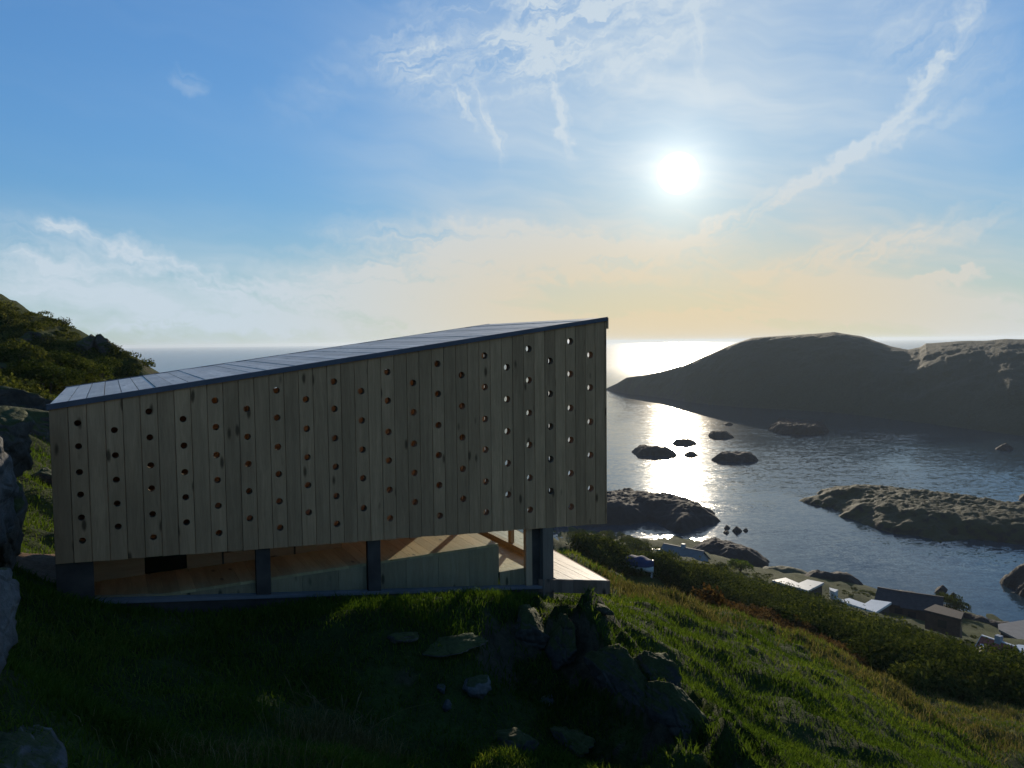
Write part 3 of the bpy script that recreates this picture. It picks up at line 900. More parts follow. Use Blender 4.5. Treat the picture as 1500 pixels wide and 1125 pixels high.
def plank_mesh(n):
    s0, s1 = n * WP, (n + 1) * WP
    sc = (s0 + s1) / 2
    hw, ch = WP / 2, 0.0035
    zs = []
    HR = 0.030 + 0.017 * n / 40                     # the bore grows towards the tall end
    if n in HOLES:
        px, ys = HOLES[n]
        for y in ys:
            d = ray(px, y)
            pn = np.array(ED)
            k = (np.array(P0) @ pn) / (d @ pn)
            zs.append(float(d[2] * k) - ZB)
    zs.sort()
    V, Fs, bore = [], [], []

    def av(x, y, z):
        V.append((x, y, z))
        return len(V) - 1
    off = random.uniform(0.0, 0.007)                # planks not perfectly flush
    f0, f1 = off, THICK
    zl = [bot_z(s0) + random.uniform(-0.004, 0.004), bot_z(s1) + random.uniform(-0.004, 0.004)]
    zt = [top_z(s0), top_z(s1)]
    # horizontal cuts: (z at left edge, z at right edge)
    cuts = [tuple(zl)]
    for z in zs:
        cuts += [(z - 0.062, z - 0.062), (z + 0.062, z + 0.062)]
    cuts.append(tuple(zt))
    gap = 0.0012
    xl, xr = -hw + gap, hw - gap
    rowsv = []
    for (a, b) in cuts:
        fl, fr = av(xl + ch, f0, a), av(xr - ch, f0, b)
        el_, er = av(xl, f0 + 0.006, a), av(xr, f0 + 0.006, b)
        bl, br = av(-hw, f1, a), av(hw, f1, b)
        rowsv.append((fl, fr, el_, er, bl, br))
    for i in range(len(rowsv) - 1):
        A, B = rowsv[i], rowsv[i + 1]
        Fs += [(A[2], A[0], B[0], B[2]), (A[1], A[3], B[3], B[1]), (A[4], A[2], B[2], B[4]), (A[3], A[5], B[5], B[3])]
        hole = i % 2 == 1
        if not hole:
            Fs += [(A[0], A[1], B[1], B[0]), (A[5], A[4], B[4], B[5])]
        else:
            zc = zs[i // 2]
            rings = []
            for yy, (c0, c1, c2, c3) in ((f0, (A[0], A[1], B[1], B[0])), (f1, (A[4], A[5], B[5], B[4]))):
                ring = [av(HR * math.cos(2 * math.pi * (j + .5) / NSEG - 3 * math.pi / 4), yy, zc + HR * math.sin(2 * math.pi * (j + .5) / NSEG - 3 * math.pi / 4)) for j in range(NSEG)]
                rings.append((ring, (c0, c1, c2, c3)))
            for (ring, c), flip in ((rings[0], False), (rings[1], True)):
                q = NSEG // 4
                for side in range(4):
                    ca, cb = c[side], c[(side + 1) % 4]
                    seg = ring[side * q:(side + 1) * q]
                    fc = (ca, cb) + tuple(reversed(seg))
                    Fs.append(tuple(reversed(fc)) if flip else fc)
                    nxt = ring[((side + 1) * q) % NSEG]
                    tr = (cb, nxt, seg[-1])
                    Fs.append(tuple(reversed(tr)) if flip else tr)
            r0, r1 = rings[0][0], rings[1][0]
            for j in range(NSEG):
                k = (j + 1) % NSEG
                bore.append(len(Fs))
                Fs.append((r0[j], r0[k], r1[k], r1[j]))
    Fs += [(rowsv[0][0], rowsv[0][2], rowsv[0][4], rowsv[0][5], rowsv[0][3], rowsv[0][1])]
    A = rowsv[-1]
    Fs += [(A[0], A[1], A[3], A[5], A[4], A[2])]
    me = mesh('wall_plank', V, Fs)
    me.materials.append(M['clad'])
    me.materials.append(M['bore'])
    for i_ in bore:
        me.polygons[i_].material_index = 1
    return me, sc


for n in range(41):
    me, sc = plank_mesh(n)
    obj('wall_plank', me, M['clad'], cabin, loc=(sc, 0, 0))
# narrow end face of the plank wall on the right
part('corner_board', hexa([(LEN + .002, 0.0, bot_z(LEN)), (LEN + .024, 0.0, bot_z(LEN)), (LEN + .024, .10, bot_z(LEN)), (LEN + .002, .10, bot_z(LEN)), (LEN + .002, 0, top_z(LEN)), (LEN + .024, 0, top_z(LEN)), (LEN + .024, .10, top_z(LEN)), (LEN + .002, .10, top_z(LEN))]), M['clad'])

# roof: slab, boards laid across, zinc edge
roof = part('roof', slab(0.02, LEN - 0.01, 0.11, DEPTH - 0.02, lambda s: top_z(s) - 0.10, lambda s: top_z(s) + 0.02), M['inner'])
nb = 41
me = None
for n in range(nb):
    s0, s1 = n * LEN / nb + 0.004, (n + 1) * LEN / nb - 0.004
    t0 = random.uniform(0.022, 0.03)
    zoff = random.uniform(-0.004, 0.004)
    v, f = slab(s0, s1, 0.035, DEPTH, lambda s: top_z(s) + 0.024, lambda s: top_z(s) + 0.050 + zoff)
    sc = (s0 + s1) / 2
    v = [(x - sc, y, z) for x, y, z in v]
    obj('roof_board', mesh('roof_board', v, f), M['roofb'], roof, loc=(sc, 0, 0))
part('roof_edge_flashing', slab(-0.015, LEN + 0.03, -0.022, 0.031, lambda s: top_z(s) + 0.002, lambda s: top_z(s) + 0.056), M['flash'], roof)
part('roof_edge_flashing', slab(-0.015, LEN + 0.03, DEPTH + .004, DEPTH + 0.05, lambda s: top_z(s) - 0.06, lambda s: top_z(s) + 0.056), M['flash'], roof)
part('roof_edge_flashing', slab(LEN + 0.032, LEN + 0.06, 0.0, DEPTH + 0.05, lambda s: top_z(LEN) - 0.10, lambda s: top_z(LEN) + 0.05), M['clad'], roof)

# end wall on the left, built of upright boards
for k in range(22):
    d0, d1 = 0.104 + k * (DEPTH - 0.21) / 22, 0.104 + (k + 1) * (DEPTH - 0.21) / 22 - 0.002
    v, f = box_vf(0, 0.05, 0, d1 - d0, L(-2.75), top_z(0) - 0.102)
    obj('end_wall_board', mesh('end_wall_board', v, f), M['clad'], cabin, loc=(0.0, d0, 0))
# far wall: boards with a clerestory strip
CL0, CL1 = 2.3, 5.2
for k in range(36):
    s0, s1 = k * 5.58 / 36, (k + 1) * 5.58 / 36 - 0.002
    tz = (lambda s: top_z(s) - 0.47) if CL0 < s0 < CL1 else (lambda s: top_z(s) - 0.102)
    v, f = slab(s0, s1, DEPTH - 0.10, DEPTH - 0.03, const(L(-3.05)), tz)
    v = [(x - s0, y, z) for x, y, z in v]
    obj('far_wall_board', mesh('far_wall_board', v, f), M['innerz'], cabin, loc=(s0, 0, 0))
win = part('clerestory_frame', join_vf([slab(CL0 + .1, CL1, DEPTH - .11, DEPTH - .02, lambda s: top_z(s) - .468, lambda s: top_z(s) - .435)] +
           [slab(a, a + .04, DEPTH - .10, DEPTH - .03, lambda s: top_z(s) - .434, lambda s: top_z(s) - .104) for a in (CL0 + .12, 3.3, 4.25, CL1 - .04)]), M['innerz'])
part('pane', slab(CL0 + .14, CL1 - .02, DEPTH - .068, DEPTH - .060, lambda s: top_z(s) - .433, lambda s: top_z(s) - .106), M['glass'], win)

# floor, stepped benches
floor = part('floor', box_vf(0.06, 5.58, 0.16, DEPTH - 0.102, L(-3.04), L(-2.962)), M['darkbeam'])
for k in range(24):
    d0 = 0.13 + k * (DEPTH - 0.24) / 24
    d1 = 0.13 + (k + 1) * (DEPTH - 0.24) / 24 - 0.003
    v, f = box_vf(0, 0.70, 0, d1 - d0, L(-2.960), L(-2.94))
    obj('floor_board', mesh('floor_board', v, f), M['bench'], floor, loc=(4.86, d0, 0))
BZ = -2.575
for k in range(4):
    s0, s1 = 4.862 + k * 0.145, 4.862 + (k + 1) * 0.145 - 0.003
    v, f = slab(0, s1 - s0, 0.108, 0.127, lambda s: sill_z(s + s0) - 0.02, const(L(-2.941)))
    obj('floor_edge_board', mesh('floor_edge_board', v, f), M['innerz'], floor, loc=(s0, 0, 0))
bench = part('bench_base', slab(0.06, 4.84, 0.16, 2.7, lambda s: L(-2.72), const(L(BZ - .03))), M['inner'])
for k in range(32):                                # boards of the seat run from front to back
    s0, s1 = 0.06 + k * 4.79 / 32, 0.06 + (k + 1) * 4.79 / 32 - 0.003
    v, f = box_vf(0, s1 - s0, 0.125, 2.72, L(BZ - 0.028), L(BZ))
    obj('seat_board', mesh('seat_board', v, f), M['bench'], bench, loc=(s0, 0, 0))
for k in range(11):                                # riser boards behind the low glass
    s0, s1 = 0.30 + k * 4.55 / 11, 0.30 + (k + 1) * 4.55 / 11 - 0.004
    v, f = slab(s0, s1, 0.127, 0.150, lambda s: sill_z(s) - 0.02, lambda s: max(L(BZ - 0.030), sill_z(s)))
    v = [(x - s0, y, z) for x, y, z in v]
    obj('riser_board', mesh('riser_board', v, f), M['innerz'], bench, loc=(s0, 0, 0))
part('bench_end', box_vf(4.842, 4.858, 0.13, 2.7, L(-2.939), L(BZ - 0.030)), M['inner'], bench)
# upper step with a niche, its darkness put in as a black panel
step = part('upper_step', join_vf([box_vf(0.06, 0.80, 0.95, 0.98, L(BZ) + .002, L(-2.12)), box_vf(1.24, 3.05, 0.95, 0.98, L(BZ) + .002, L(-2.12)), box_vf(0.80, 1.24, 0.95, 0.98, L(-2.34), L(-2.12)),
                                   box_vf(0.06, 3.05, 0.95, 2.7, L(-2.118), L(-2.09)), box_vf(3.02, 3.05, 0.982, 2.7, L(BZ) + .002, L(-2.12))]), M['inner'])
part('niche_dark', box_vf(0.802, 1.238, 0.975, 0.990, L(BZ) + .003, L(-2.342)), M['black'], step)
for s in (1.62, 2.45):
    part('board_joint', box_vf(s, s + .02, 0.938, 0.949, L(BZ) + .003, L(-2.12)), M['darkbeam'], step)

# added, unseen screens that keep the holes at the low end dark
part('dark_screen', slab(1.30, 1.35, 1.0, DEPTH - .104, const(L(-2.088)), lambda s: top_z(s) - .104), M['inner'])
part('dark_screen', slab(0.06, 1.298, 1.0, 1.05, const(L(-2.088)), lambda s: top_z(s) - .104), M['darkbeam'])
# low window band below the drilled wall: sill, posts, panes
part('sill', slab(0.30, 5.44, 0.02, 0.17, lambda s: sill_z(s) - 0.055, lambda s: sill_z(s) - .021), M['sill'])
part('base_beam', slab(0.30, 5.44, 0.05, 0.17, lambda s: sill_z(s) - 0.30, lambda s: sill_z(s) - 0.057), M['darkbeam'])
part('base_beam', slab(0.12, 5.44, DEPTH - 0.2, DEPTH - 0.03, lambda s: L(-3.5), lambda s: L(-3.05)), M['darkbeam'])
part('left_panel', slab(0.0, 0.32, 0.035, 0.095, lambda s: L(-2.75), lambda s: bot_z(s) - .002), M['darkbeam'])
for s0, s1, d1 in ((1.86, 2.01, .16), (3.11, 3.26, .16)):
    part('post', slab(s0, s1, 0.045, 0.122, lambda s: sill_z(s) - .02, lambda s: bot_z(s) - .002), M['darkbeam'])
part('jamb_and_gap_fill', slab(5.22, 5.31, 0.06, 0.13, lambda s: sill_z(s) - .02, lambda s: bot_z(s) - .002), M['innerz'])
part('jamb_and_gap_fill', slab(5.312, 5.44, 0.09, 0.13, lambda s: sill_z(s) - .02, lambda s: bot_z(s) - .002), M['darkbeam'])  # dark strip standing in for the shaded gap beside the corner post
for s0, s1 in ((0.322, 1.858), (2.012, 3.108), (3.262, 5.218)):
    part('window_pane', slab(s0, s1, 0.078, 0.084, lambda s: sill_z(s) - .018, lambda s: bot_z(s) - .003), M['glass'])
part('corner_post', slab(5.442, 5.60, 0.004, 0.165, lambda s: L(-3.38), lambda s: bot_z(s) - .002), M['post'])
part('corner_post', slab(5.442, 5.60, 0.102, 0.165, lambda s: bot_z(s), lambda s: top_z(s) - .102), M['post'])
part('corner_post', slab(5.442, 5.60, DEPTH - .20, DEPTH - .03, lambda s: L(-3.6), lambda s: top_z(s) - .102), M['post'])

# glazed end towards the view
gl = part('end_window_frame', join_vf([box_vf(5.48, 5.56, 0.17, DEPTH - .21, L(-2.938), L(-2.86))] +
          [slab(5.50, 5.56, d, d + .075, const(L(-2.858)), lambda s: top_z(s) - .104) for d in (1.02, 1.95, 2.70)] + [slab(5.50, 5.56, 2.777, DEPTH - .202, const(L(-2.858)), lambda s: top_z(s) - .104)] +  # last bay filled solid to bound the sunlight crossing the hut
          [slab(5.502, 5.558, d0, d1, const(L(-1.52)), const(L(-1.45))) for d0, d1 in ((.17, 1.018), (2.027, 2.698))]), M['innerz'])
for d0, d1 in ((.17, 1.018), (1.097, 1.948), (2.027, 2.698)):
    part('pane', slab(5.525, 5.531, d0, d1, const(L(-2.857)), lambda s: top_z(s) - .106), M['glass'], gl)

# deck: frame, boards, fascia
DZ = -3.10
near = lambda s: -0.02 - (s - 5.53) * 0.70          # slanting near edge


def right(d):
    return 6.16 + 0.09 * d


deck = part('deck', join_vf([box_vf(5.62, 6.05, 0.3, 3.6, L(DZ - .17), L(DZ - .034))]), M['darkbeam'])
nbd = 6
for k in range(nbd):
    s0, s1 = 5.605 + k * 0.093, 5.605 + (k + 1) * 0.093 - 0.003
    if k == nbd - 1:
        poly = [(s0, near(s0)), (6.14, near(6.14)), (right(3.7) - .03, 3.7), (s0, 3.7)]
    else:
        poly = [(s0, near(s0)), (s1, near(s1)), (s1, 3.7), (s0, 3.7)]
    z1 = L(DZ) + random.uniform(-.0015, .0015)
    v, f = prism_vf(poly, L(DZ - .03), z1)
    v = [(x - s0, y, z) for x, y, z in v]
    obj('deck_board', mesh('deck_board', v, f), M['deck'], deck, loc=(s0, 0, 0))
nf = 6
for k in range(nf):                                # upright fascia boards along the near edge
    s0, s1 = 5.40 + k * 0.124, 5.40 + (k + 1) * 0.124 - 0.003
    v, f = prism_vf([(s0, near(s0) - .024), (s1, near(s1) - .024), (s1, near(s1) - .003), (s0, near(s0) - .003)], L(DZ - .175), L(DZ - .004))
    v = [(x - s0, y, z) for x, y, z in v]
    obj('fascia_board', mesh('fascia_board', v, f), M['fascia'], deck, loc=(s0, 0, 0))
v, f = prism_vf([(6.145, near(6.145)), (6.168, near(6.145) - .02), (right(3.7), 3.7), (right(3.7) - .022, 3.7)], L(DZ - .175), L(DZ - .002))
part('edge_board', (v, f), M['fascia'], deck)
part('deck_post', box_vf(5.95, 6.08, 2.6, 2.73, L(-5.2), L(DZ - .172)), M['darkbeam'], deck)

# ------------------------------------------------------------------ rocks
def ico(sub):
    bm = bmesh.new()
    bmesh.ops.create_icosphere(bm, subdivisions=sub, radius=1)
    V = np.array([v.co for v in bm.verts])
    Fc = np.array([[v.index for v in f.verts] for f in bm.faces])
    bm.free()
    return V, Fc


ICO4, ICO5 = ico(4), ico(5)


def boulder_mesh(size, seed, planes=13, sharp=45.0, rough=0.17, hi=False):
    V, Fc = ICO5 if hi else ICO4
    r = np.random.default_rng(seed)
    n = r.normal(size=(planes, 3))
    n /= np.linalg.norm(n, axis=1)[:, None]
    d = r.uniform(0.62, 1.0, planes)
    c = np.maximum(V @ n.T, 1e-3)
    q = np.minimum(d[None] / c, 3.0)
    R = np.minimum((np.sum(q ** -sharp, axis=1)) ** (-1 / sharp), 1.25)
    P = V * R[:, None]
    k = rough * fbm(P[:, 0] * 2 + P[:, 2] * 1.3, P[:, 1] * 2 + P[:, 2], 0.9, 5, seed) + rough * 0.6 * fbm(P[:, 0] + P[:, 1], P[:, 2] * 2.2 + P[:, 1], 0.4, 4, seed + 1, 0.55, True)
    P = P * (1 + k)[:, None]
    return fast_mesh('boulder', P * np.array(size), Fc, True)


def boulder(px, py, Y, size, seed, label, rot=0.0, tilt=(0, 0), mat='rock', sink=0.3, name='boulder', hi=False):
    q = at_y(px, py, Y)
    return obj(name, boulder_mesh(size, seed, hi=hi), M[mat], loc=q, rot=(tilt[0], tilt[1], rot), label=label, cat='rock')


boulder(-66, 690, 5.6, (0.45, 0.6, 0.55), 101, 'tall pale crag cut off by the left edge beside the hut', 0.3, (0.1, 0.06), 'rockbare', hi=True)
boulder(-8, 775, 6.3, (0.24, 0.5, 0.42), 102, 'dark rock leaning below the pale crag at the left edge', 0.5, (0.0, -0.2), hi=True)
boulder(-14, 650, 6.6, (0.24, 0.4, 0.30), 112, 'mossy shoulder of rock between the left crag and the grass', 0.2, (0.0, -0.3), hi=True)
boulder(-72, 940, 3.6, (0.17, 0.45, 0.36), 103, 'pale upright rock face along the lower left edge', 0.2, (0, 0.03), 'rockbare', hi=True)
boulder(-30, 1175, 3.3, (0.36, 0.5, 0.20), 104, 'broad pale rock in the bottom left corner', 0.4, (0.1, 0.25), 'rockbare', hi=True)


def sit(px, py, size, seed, label, rot=0.0, tilt=(0, 0), mat='rock', sink=0.35, hi=False):
    g = ground_at(px, py)
    return obj('boulder', boulder_mesh(size, seed, hi=hi), M[mat], loc=(g.x, g.y, g.z + size[2] * (1 - 2 * sink) * 0.5), rot=(tilt[0], tilt[1], rot), label=label, cat='rock')


sit(693, 1012, (0.13, 0.13, 0.12), 105, 'rounded grey stone alone in the dark hollow', 0.4, mat='rockbare')
sit(648, 1010, (0.045, 0.05, 0.04), 106, 'fist-sized pale stone left of the rounded grey stone', 0.2, mat='rockbare', sink=0.2)
sit(655, 1038, (0.05, 0.05, 0.045), 107, 'small pale stone just below the rounded grey stone', 1.2, mat='rockbare', sink=0.2)
sit(750, 1092, (0.19, 0.22, 0.12), 108, 'flat grey stone low in the hollow near the bottom edge', 0.8)
sit(660, 950, (0.30, 0.16, 0.07), 109, 'thin rock ledge under the sunlit patch of grass', 0.5)
sit(588, 938, (0.16, 0.10, 0.05), 110, 'small rock ledge at the left tip of the sunlit grass', 0.3)
sit(800, 1030, (0.07, 0.06, 0.06), 111, 'little white stone on the lit tuft left of the spur', 0.1, mat='rockbare', sink=0.2)
SPUR = [(775, 925, (0.20, 0.24, 0.22), 121, -0.2, 'square mossy block at the head of the spur under the deck'),
        (820, 950, (0.40, 0.10, 0.26), 122, -1.2, 'steep shaded slab below the head of the spur'),
        (905, 985, (0.48, 0.10, 0.24), 124, -1.0, 'long tilted slab in the middle of the spur'),
        (950, 990, (0.34, 0.09, 0.22), 125, -1.15, 'upright dark slab on the sunny side of the spur'),
        (988, 1045, (0.34, 0.09, 0.20), 127, -1.05, 'dark narrow rock low on the spur'),
        (835, 1085, (0.20, 0.15, 0.10), 130, -0.8, 'grassy boulder in the gully left of the spur foot'),
        (880, 895, (0.22, 0.10, 0.05), 131, -0.9, 'low grey outcrop in the grass just below the deck corner')]
for i, (px, py, sz, sd, rz, lb) in enumerate(SPUR):
    sit(px, py, sz, sd, lb, rz, (-0.35, 0.12), sink=0.5, hi=True)
for px, py, sz, sd, lb in ((57, 640, (1.3, 1.0, 0.7), 141, 'dark ledge below the mown bank left of the hut'), (66, 706, (0.35, 0.4, 0.22), 142, 'mossy boulder half hidden by the left edge of the hut'),
                           (30, 610, (0.9, 0.8, 0.6), 143, 'rock shelf under the grass bank behind the left crag')):
    sit(px, py, sz, sd, lb, 0.4, hi=True)
CR = [(40, 505, (1.0, 0.8, 0.7), 151, 'dark crag near the left picture edge on the green headland'), (62, 498, (0.8, 0.7, 0.5), 152, 'small dark crag right of the leftmost crag on the headland'),
      (122, 508, (0.7, 0.7, 0.8), 153, 'pale split crag near the headland skyline'), (150, 512, (0.8, 0.7, 0.9), 154, 'dark crag below the headland skyline right of the pale split one'),
      (15, 545, (0.8, 0.7, 0.4), 157, 'low rock in the grass under the headland crags')]
for i, (px, py, sz, sd, lb) in enumerate(CR):
    sit(px, py, sz, sd, lb, 0.5 * i, (0.2, 0.1), sink=0.7, hi=True)

# ------------------------------------------------------------------ grass, bracken, shrubs
def blades(X, Y, Z, length, width, lean, tint, droop=0.35):
    n = len(X)
    a = rng.uniform(0, 2 * np.pi, n)
    cx, sy = np.cos(a), np.sin(a)
    la = rng.uniform(0, 2 * np.pi, n)
    lx, ly = np.cos(la) * lean * length, np.sin(la) * lean * length
    b = np.stack([X, Y, Z - 0.02], -1)
    side = np.stack([cx, sy, np.zeros(n)], -1) * (width / 2)[:, None]
    mid = b + np.stack([lx * 0.35, ly * 0.35, length * 0.6], -1)
    tip = b + np.stack([lx, ly, length * (1 - droop * lean)], -1)
    V = np.stack([b - side, b + side, mid + side * 0.75, mid - side * 0.75, tip], 1).reshape(-1, 3)
    base = (np.arange(n) * 5)[:, None]
    T = np.concatenate([base + np.array([0, 1, 2]), base + np.array([0, 2, 3]), base + np.array([3, 2, 4])], 1).reshape(-1, 3)
    return V, T, np.repeat(tint, 5)


def project(X, Y, Z):
    P = np.stack([X, Y, Z - EYE], -1)
    dd = P @ fw
    return 750 + FPX * (P @ rt) / dd, 562.5 - FPX * (P @ up) / dd


def slope_at(X, Y, e=0.15):
    return (gh(X + e, Y) - gh(X - e, Y)) / (2 * e), (gh(X, Y + e) - gh(X, Y - e)) / (2 * e)


def not_blocked(X, Y):
    s = (X - P0.x) * ES.x + (Y - P0.y) * ES.y
    d = (X - P0.x) * ED.x + (Y - P0.y) * ED.y
    return ~((s > -0.02) & (s < 6.6) & (d > -0.02) & (d < 3.8))


NB = 330000
yy = np.exp(rng.uniform(math.log(3.0), math.log(34), NB))
xx = yy * rng.uniform(-0.74, 0.80, NB)
dens = fbm(xx, yy, 0.55, 3, 51)
keep = (dens > rng.uniform(-0.75, 0.25, NB)) & not_blocked(xx, yy)
gxs, gys = slope_at(xx, yy)
steep = np.hypot(gxs, gys)
keep &= steep < rng.uniform(0.75, 1.5, NB)
pthm = np.exp(-((xx + 6.1 + 0.25 * (yy - 11)) / 0.7) ** 2) * (yy > 8.2) * (yy < 13)
keep &= pthm < rng.uniform(0.1, 0.6, NB)
xx, yy, dens = xx[keep], yy[keep], dens[keep]
zz = gh(xx, yy)
n = len(xx)
patch = fbm(xx, yy, 2.4, 4, 52)
patch2 = fbm(xx, yy, 0.7, 3, 53)
far_dry = np.clip((yy - 11) / 9, 0, 1) * np.clip(xx / 6, 0, 1)
tint = np.clip(0.40 + 0.45 * patch + 0.25 * patch2 + rng.normal(0, 0.16, n) + 0.22 * far_dry * (patch > -0.1), 0, 1)
ln = (0.045 + 0.055 * rng.random(n) + 0.05 * np.clip(dens + 0.2, 0, 1)) * (1 + yy / 26)
wd = 0.006 * (1 + yy / 9) * rng.uniform(0.7, 1.3, n)
V, T, A = blades(xx, yy, zz, ln, wd, rng.uniform(0.2, 1.1, n), tint)
obj('grass', fast_mesh('grass', V, T, False, A), M['grass'], kind='stuff', label='short grazed green grass covering the hillside', cat='grass')

# dry straw: along the crest of the slope, by the deck, and the long tuft in the foreground
DX, DY, DL, DW, DLean = [], [], [], [], []


def straw(px0, py0, px1, py1, n, ln, spread, wdt):
    for i in range(n):
        k = rng.random()
        g = ground_at(px0 + (px1 - px0) * k + rng.normal(0, 5), py0 + (py1 - py0) * k + rng.normal(0, 4))
        m_ = 14
        DX.append(g.x + rng.normal(0, spread, m_)); DY.append(g.y + rng.normal(0, spread, m_))
        DL.append(ln * rng.uniform(0.5, 1.2, m_)); DW.append(np.full(m_, wdt * (0.6 + g.y / 14))); DLean.append(rng.uniform(0.2, 0.8, m_))


straw(890, 850, 960, 880, 90, 0.22, 0.35, 0.010)
straw(960, 875, 1060, 905, 90, 0.24, 0.45, 0.010)
straw(1180, 938, 1330, 1030, 110, 0.22, 0.6, 0.010)
straw(1330, 1030, 1490, 1100, 220, 0.25, 0.9, 0.010)
straw(1380, 1020, 1495, 1060, 200, 0.3, 1.2, 0.010)
straw(440, 1090, 560, 1110, 70, 0.24, 0.16, 0.006)
straw(250, 1110, 430, 1115, 50, 0.16, 0.2, 0.006)
straw(60, 600, 70, 640, 40, 0.3, 0.8, 0.010)
DX, DY = np.concatenate(DX), np.concatenate(DY)
okk = not_blocked(DX, DY)
DX, DY, DL, DW, DLean = DX[okk], DY[okk], np.concatenate(DL)[okk], np.concatenate(DW)[okk], np.concatenate(DLean)[okk]
V, T, A = blades(DX, DY, gh(DX, DY), DL, DW, DLean, np.clip(rng.normal(0.5, 0.25, len(DX)), 0, 1))
obj('dry_grass', fast_mesh('dry_grass', V, T, False, A), M['dry'], kind='stuff', label='straw-coloured dry grass along the crest and in the hollow', cat='grass')

# tall seed-headed stalks in the foreground
SV, SF, SA = [], [], []
base_g = ground_at(495, 1108)
for i in range(46):
    bx, by = base_g.x + rng.normal(0, 0.16), base_g.y + rng.normal(0, 0.12)
    bz = float(gh(bx, by)[0])
    h = rng.uniform(0.28, 0.62)
    lean = np.array([rng.normal(0.02, 0.22), rng.normal(0, 0.1)])
    pts = []
    for k in range(7):
        u = k / 6
        pts.append(np.array([bx + lean[0] * u * u * h * 1.6, by + lean[1] * u * u * h, bz + h * (u - 0.18 * u ** 3)]))
    for k in range(7):
        wd_ = 0.0016 if k < 5 else (0.006 if k == 5 else 0.002)
        SV += [pts[k] + np.array([-wd_, 0, 0]), pts[k] + np.array([wd_, 0, 0]), pts[k] + np.array([0, wd_ * 1.5, 0])]
    o0 = len(SV) - 21
    for k in range(6):
        for j in range(3):
            a, b = o0 + k * 3 + j, o0 + k * 3 + (j + 1) % 3
            SF.append((a, b, b + 3, a + 3))
    SA += [rng.uniform(0.2, 1.0)] * 21
obj('seed_grass', fast_mesh('seed_grass', np.array(SV), np.array(SF), False, np.array(SA)), M['dry'],
    label='tall tuft of dry seed-headed grass in the dark foreground', cat='grass')


def leaf_cloud(centers, radii, per, size, squash=0.8, lump=0.35):
    """many small leaf faces spread through lumpy crowns"""
    VV, AA = [], []
    for (c, r) in zip(centers, radii):
        m_ = per
        d = rng.normal(size=(m_, 3))
        d /= np.linalg.norm(d, axis=1)[:, None]
        d[:, 2] = np.where(d[:, 2] < -0.25, -d[:, 2], d[:, 2])
        sd = rng.integers(0, 1000)
        lp = 1 + lump * fbm(d[:, 0] * 2 + d[:, 2], d[:, 1] * 2 - d[:, 2], 0.8, 3, int(sd))
        rad = r * lp * rng.uniform(0.55, 1.03, m_) ** 0.6
        p = d * rad[:, None] * np.array([1, 1, squash]) + np.array(c)
        s = size * r ** 0.25 * rng.uniform(0.6, 1.3, m_)
        t1 = rng.normal(size=(m_, 3))
        t1 /= np.linalg.norm(t1, axis=1)[:, None]
        t2 = np.cross(t1, d + 0.3 * rng.normal(size=(m_, 3)))
        t2 /= np.linalg.norm(t2, axis=1)[:, None] + 1e-9
        q = np.stack([p - t1 * s[:, None] * .5, p + t2 * s[:, None] * .32, p + t1 * s[:, None] * .6, p - t2 * s[:, None] * .32], 1)
        VV.append(q.reshape(-1, 3))
        tn = np.clip(rng.normal(0.42, 0.2, m_) + rng.normal(0, 0.2), 0, 1)
        AA.append(np.repeat(tn, 4))
    V = np.concatenate(VV)
    return V, np.arange(len(V)).reshape(-1, 4), np.concatenate(AA)


def in_poly(poly, n):
    P = np.array(poly, float)
    out = []
    while len(out) < n:
        x = rng.uniform(P[:, 0].min(), P[:, 0].max(), 400)
        y = rng.uniform(P[:, 1].min(), P[:, 1].max(), 400)
        ok = poly_dist(x, y, poly) > 0
        out += list(zip(x[ok], y[ok]))
    return out[:n]


thicket_px = [(985, 852), (1060, 858), (1120, 872), (1200, 898), (1260, 925), (1330, 960), (1400, 992), (1500, 992), (1500, 1020), (1430, 1030), (1330, 1005), (1240, 960), (1180, 925), (1100, 893), (1000, 872)]
C, Rr = [], []
for x, y in in_poly(thicket_px, 420):
    g = ground_at(x, y, 23)
    if g.y > 20:
        r = (0.45 + 1.6 * rng.random() ** 2.2) * (0.7 + g.y / 120)
        C.append((g.x, g.y, g.z + r * 0.25)); Rr.append(r)
V, Fq_, A = leaf_cloud(C, Rr, 420, 0.17)
obj('thicket', fast_mesh('thicket', V, Fq_, False, A), M['shrub'], kind='stuff', label='dense dark green thicket of bushes below the grassy slope', cat='bushes')
C, Rr = [], []
for x, y in in_poly([(830, 785), (870, 778), (910, 785), (950, 800), (985, 825), (1050, 842), (1110, 856), (1170, 880), (1240, 908), (1200, 900), (1090, 868), (960, 852), (900, 835), (850, 805)], 260) + \
        in_poly([(1240, 912), (1290, 912), (1340, 930), (1400, 950), (1425, 975), (1400, 975), (1320, 948)], 80):
    g = ground_at(x, y, 30)
    r = rng.uniform(0.6, 1.5)
    C.append((g.x, g.y, g.z + r * 0.2)); Rr.append(r)
V, Fq_, A = leaf_cloud(C, Rr, 240, 0.26)
obj('scrub', fast_mesh('scrub', V, Fq_, False, A), M['shrub'], kind='stuff', label='low scrub round the shore houses', cat='bushes')
# heather and rough tufts on the headland
C, Rr = [], []
for x, y in in_poly([(-20, 446), (40, 452), (80, 468), (150, 492), (230, 535), (150, 575), (60, 590), (-20, 590)], 330):
    g = ground_at(x, y, 14)
    r = rng.uniform(0.25, 0.8)
    C.append((g.x, g.y, g.z + r * 0.05)); Rr.append(r)
V, Fq_, A = leaf_cloud(C, Rr, 170, 0.14, 0.6)
obj('heath', fast_mesh('heath', V, Fq_, False, A), M['heath'], kind='stuff', label='rough heath and heather on the headland left of the hut', cat='heath')
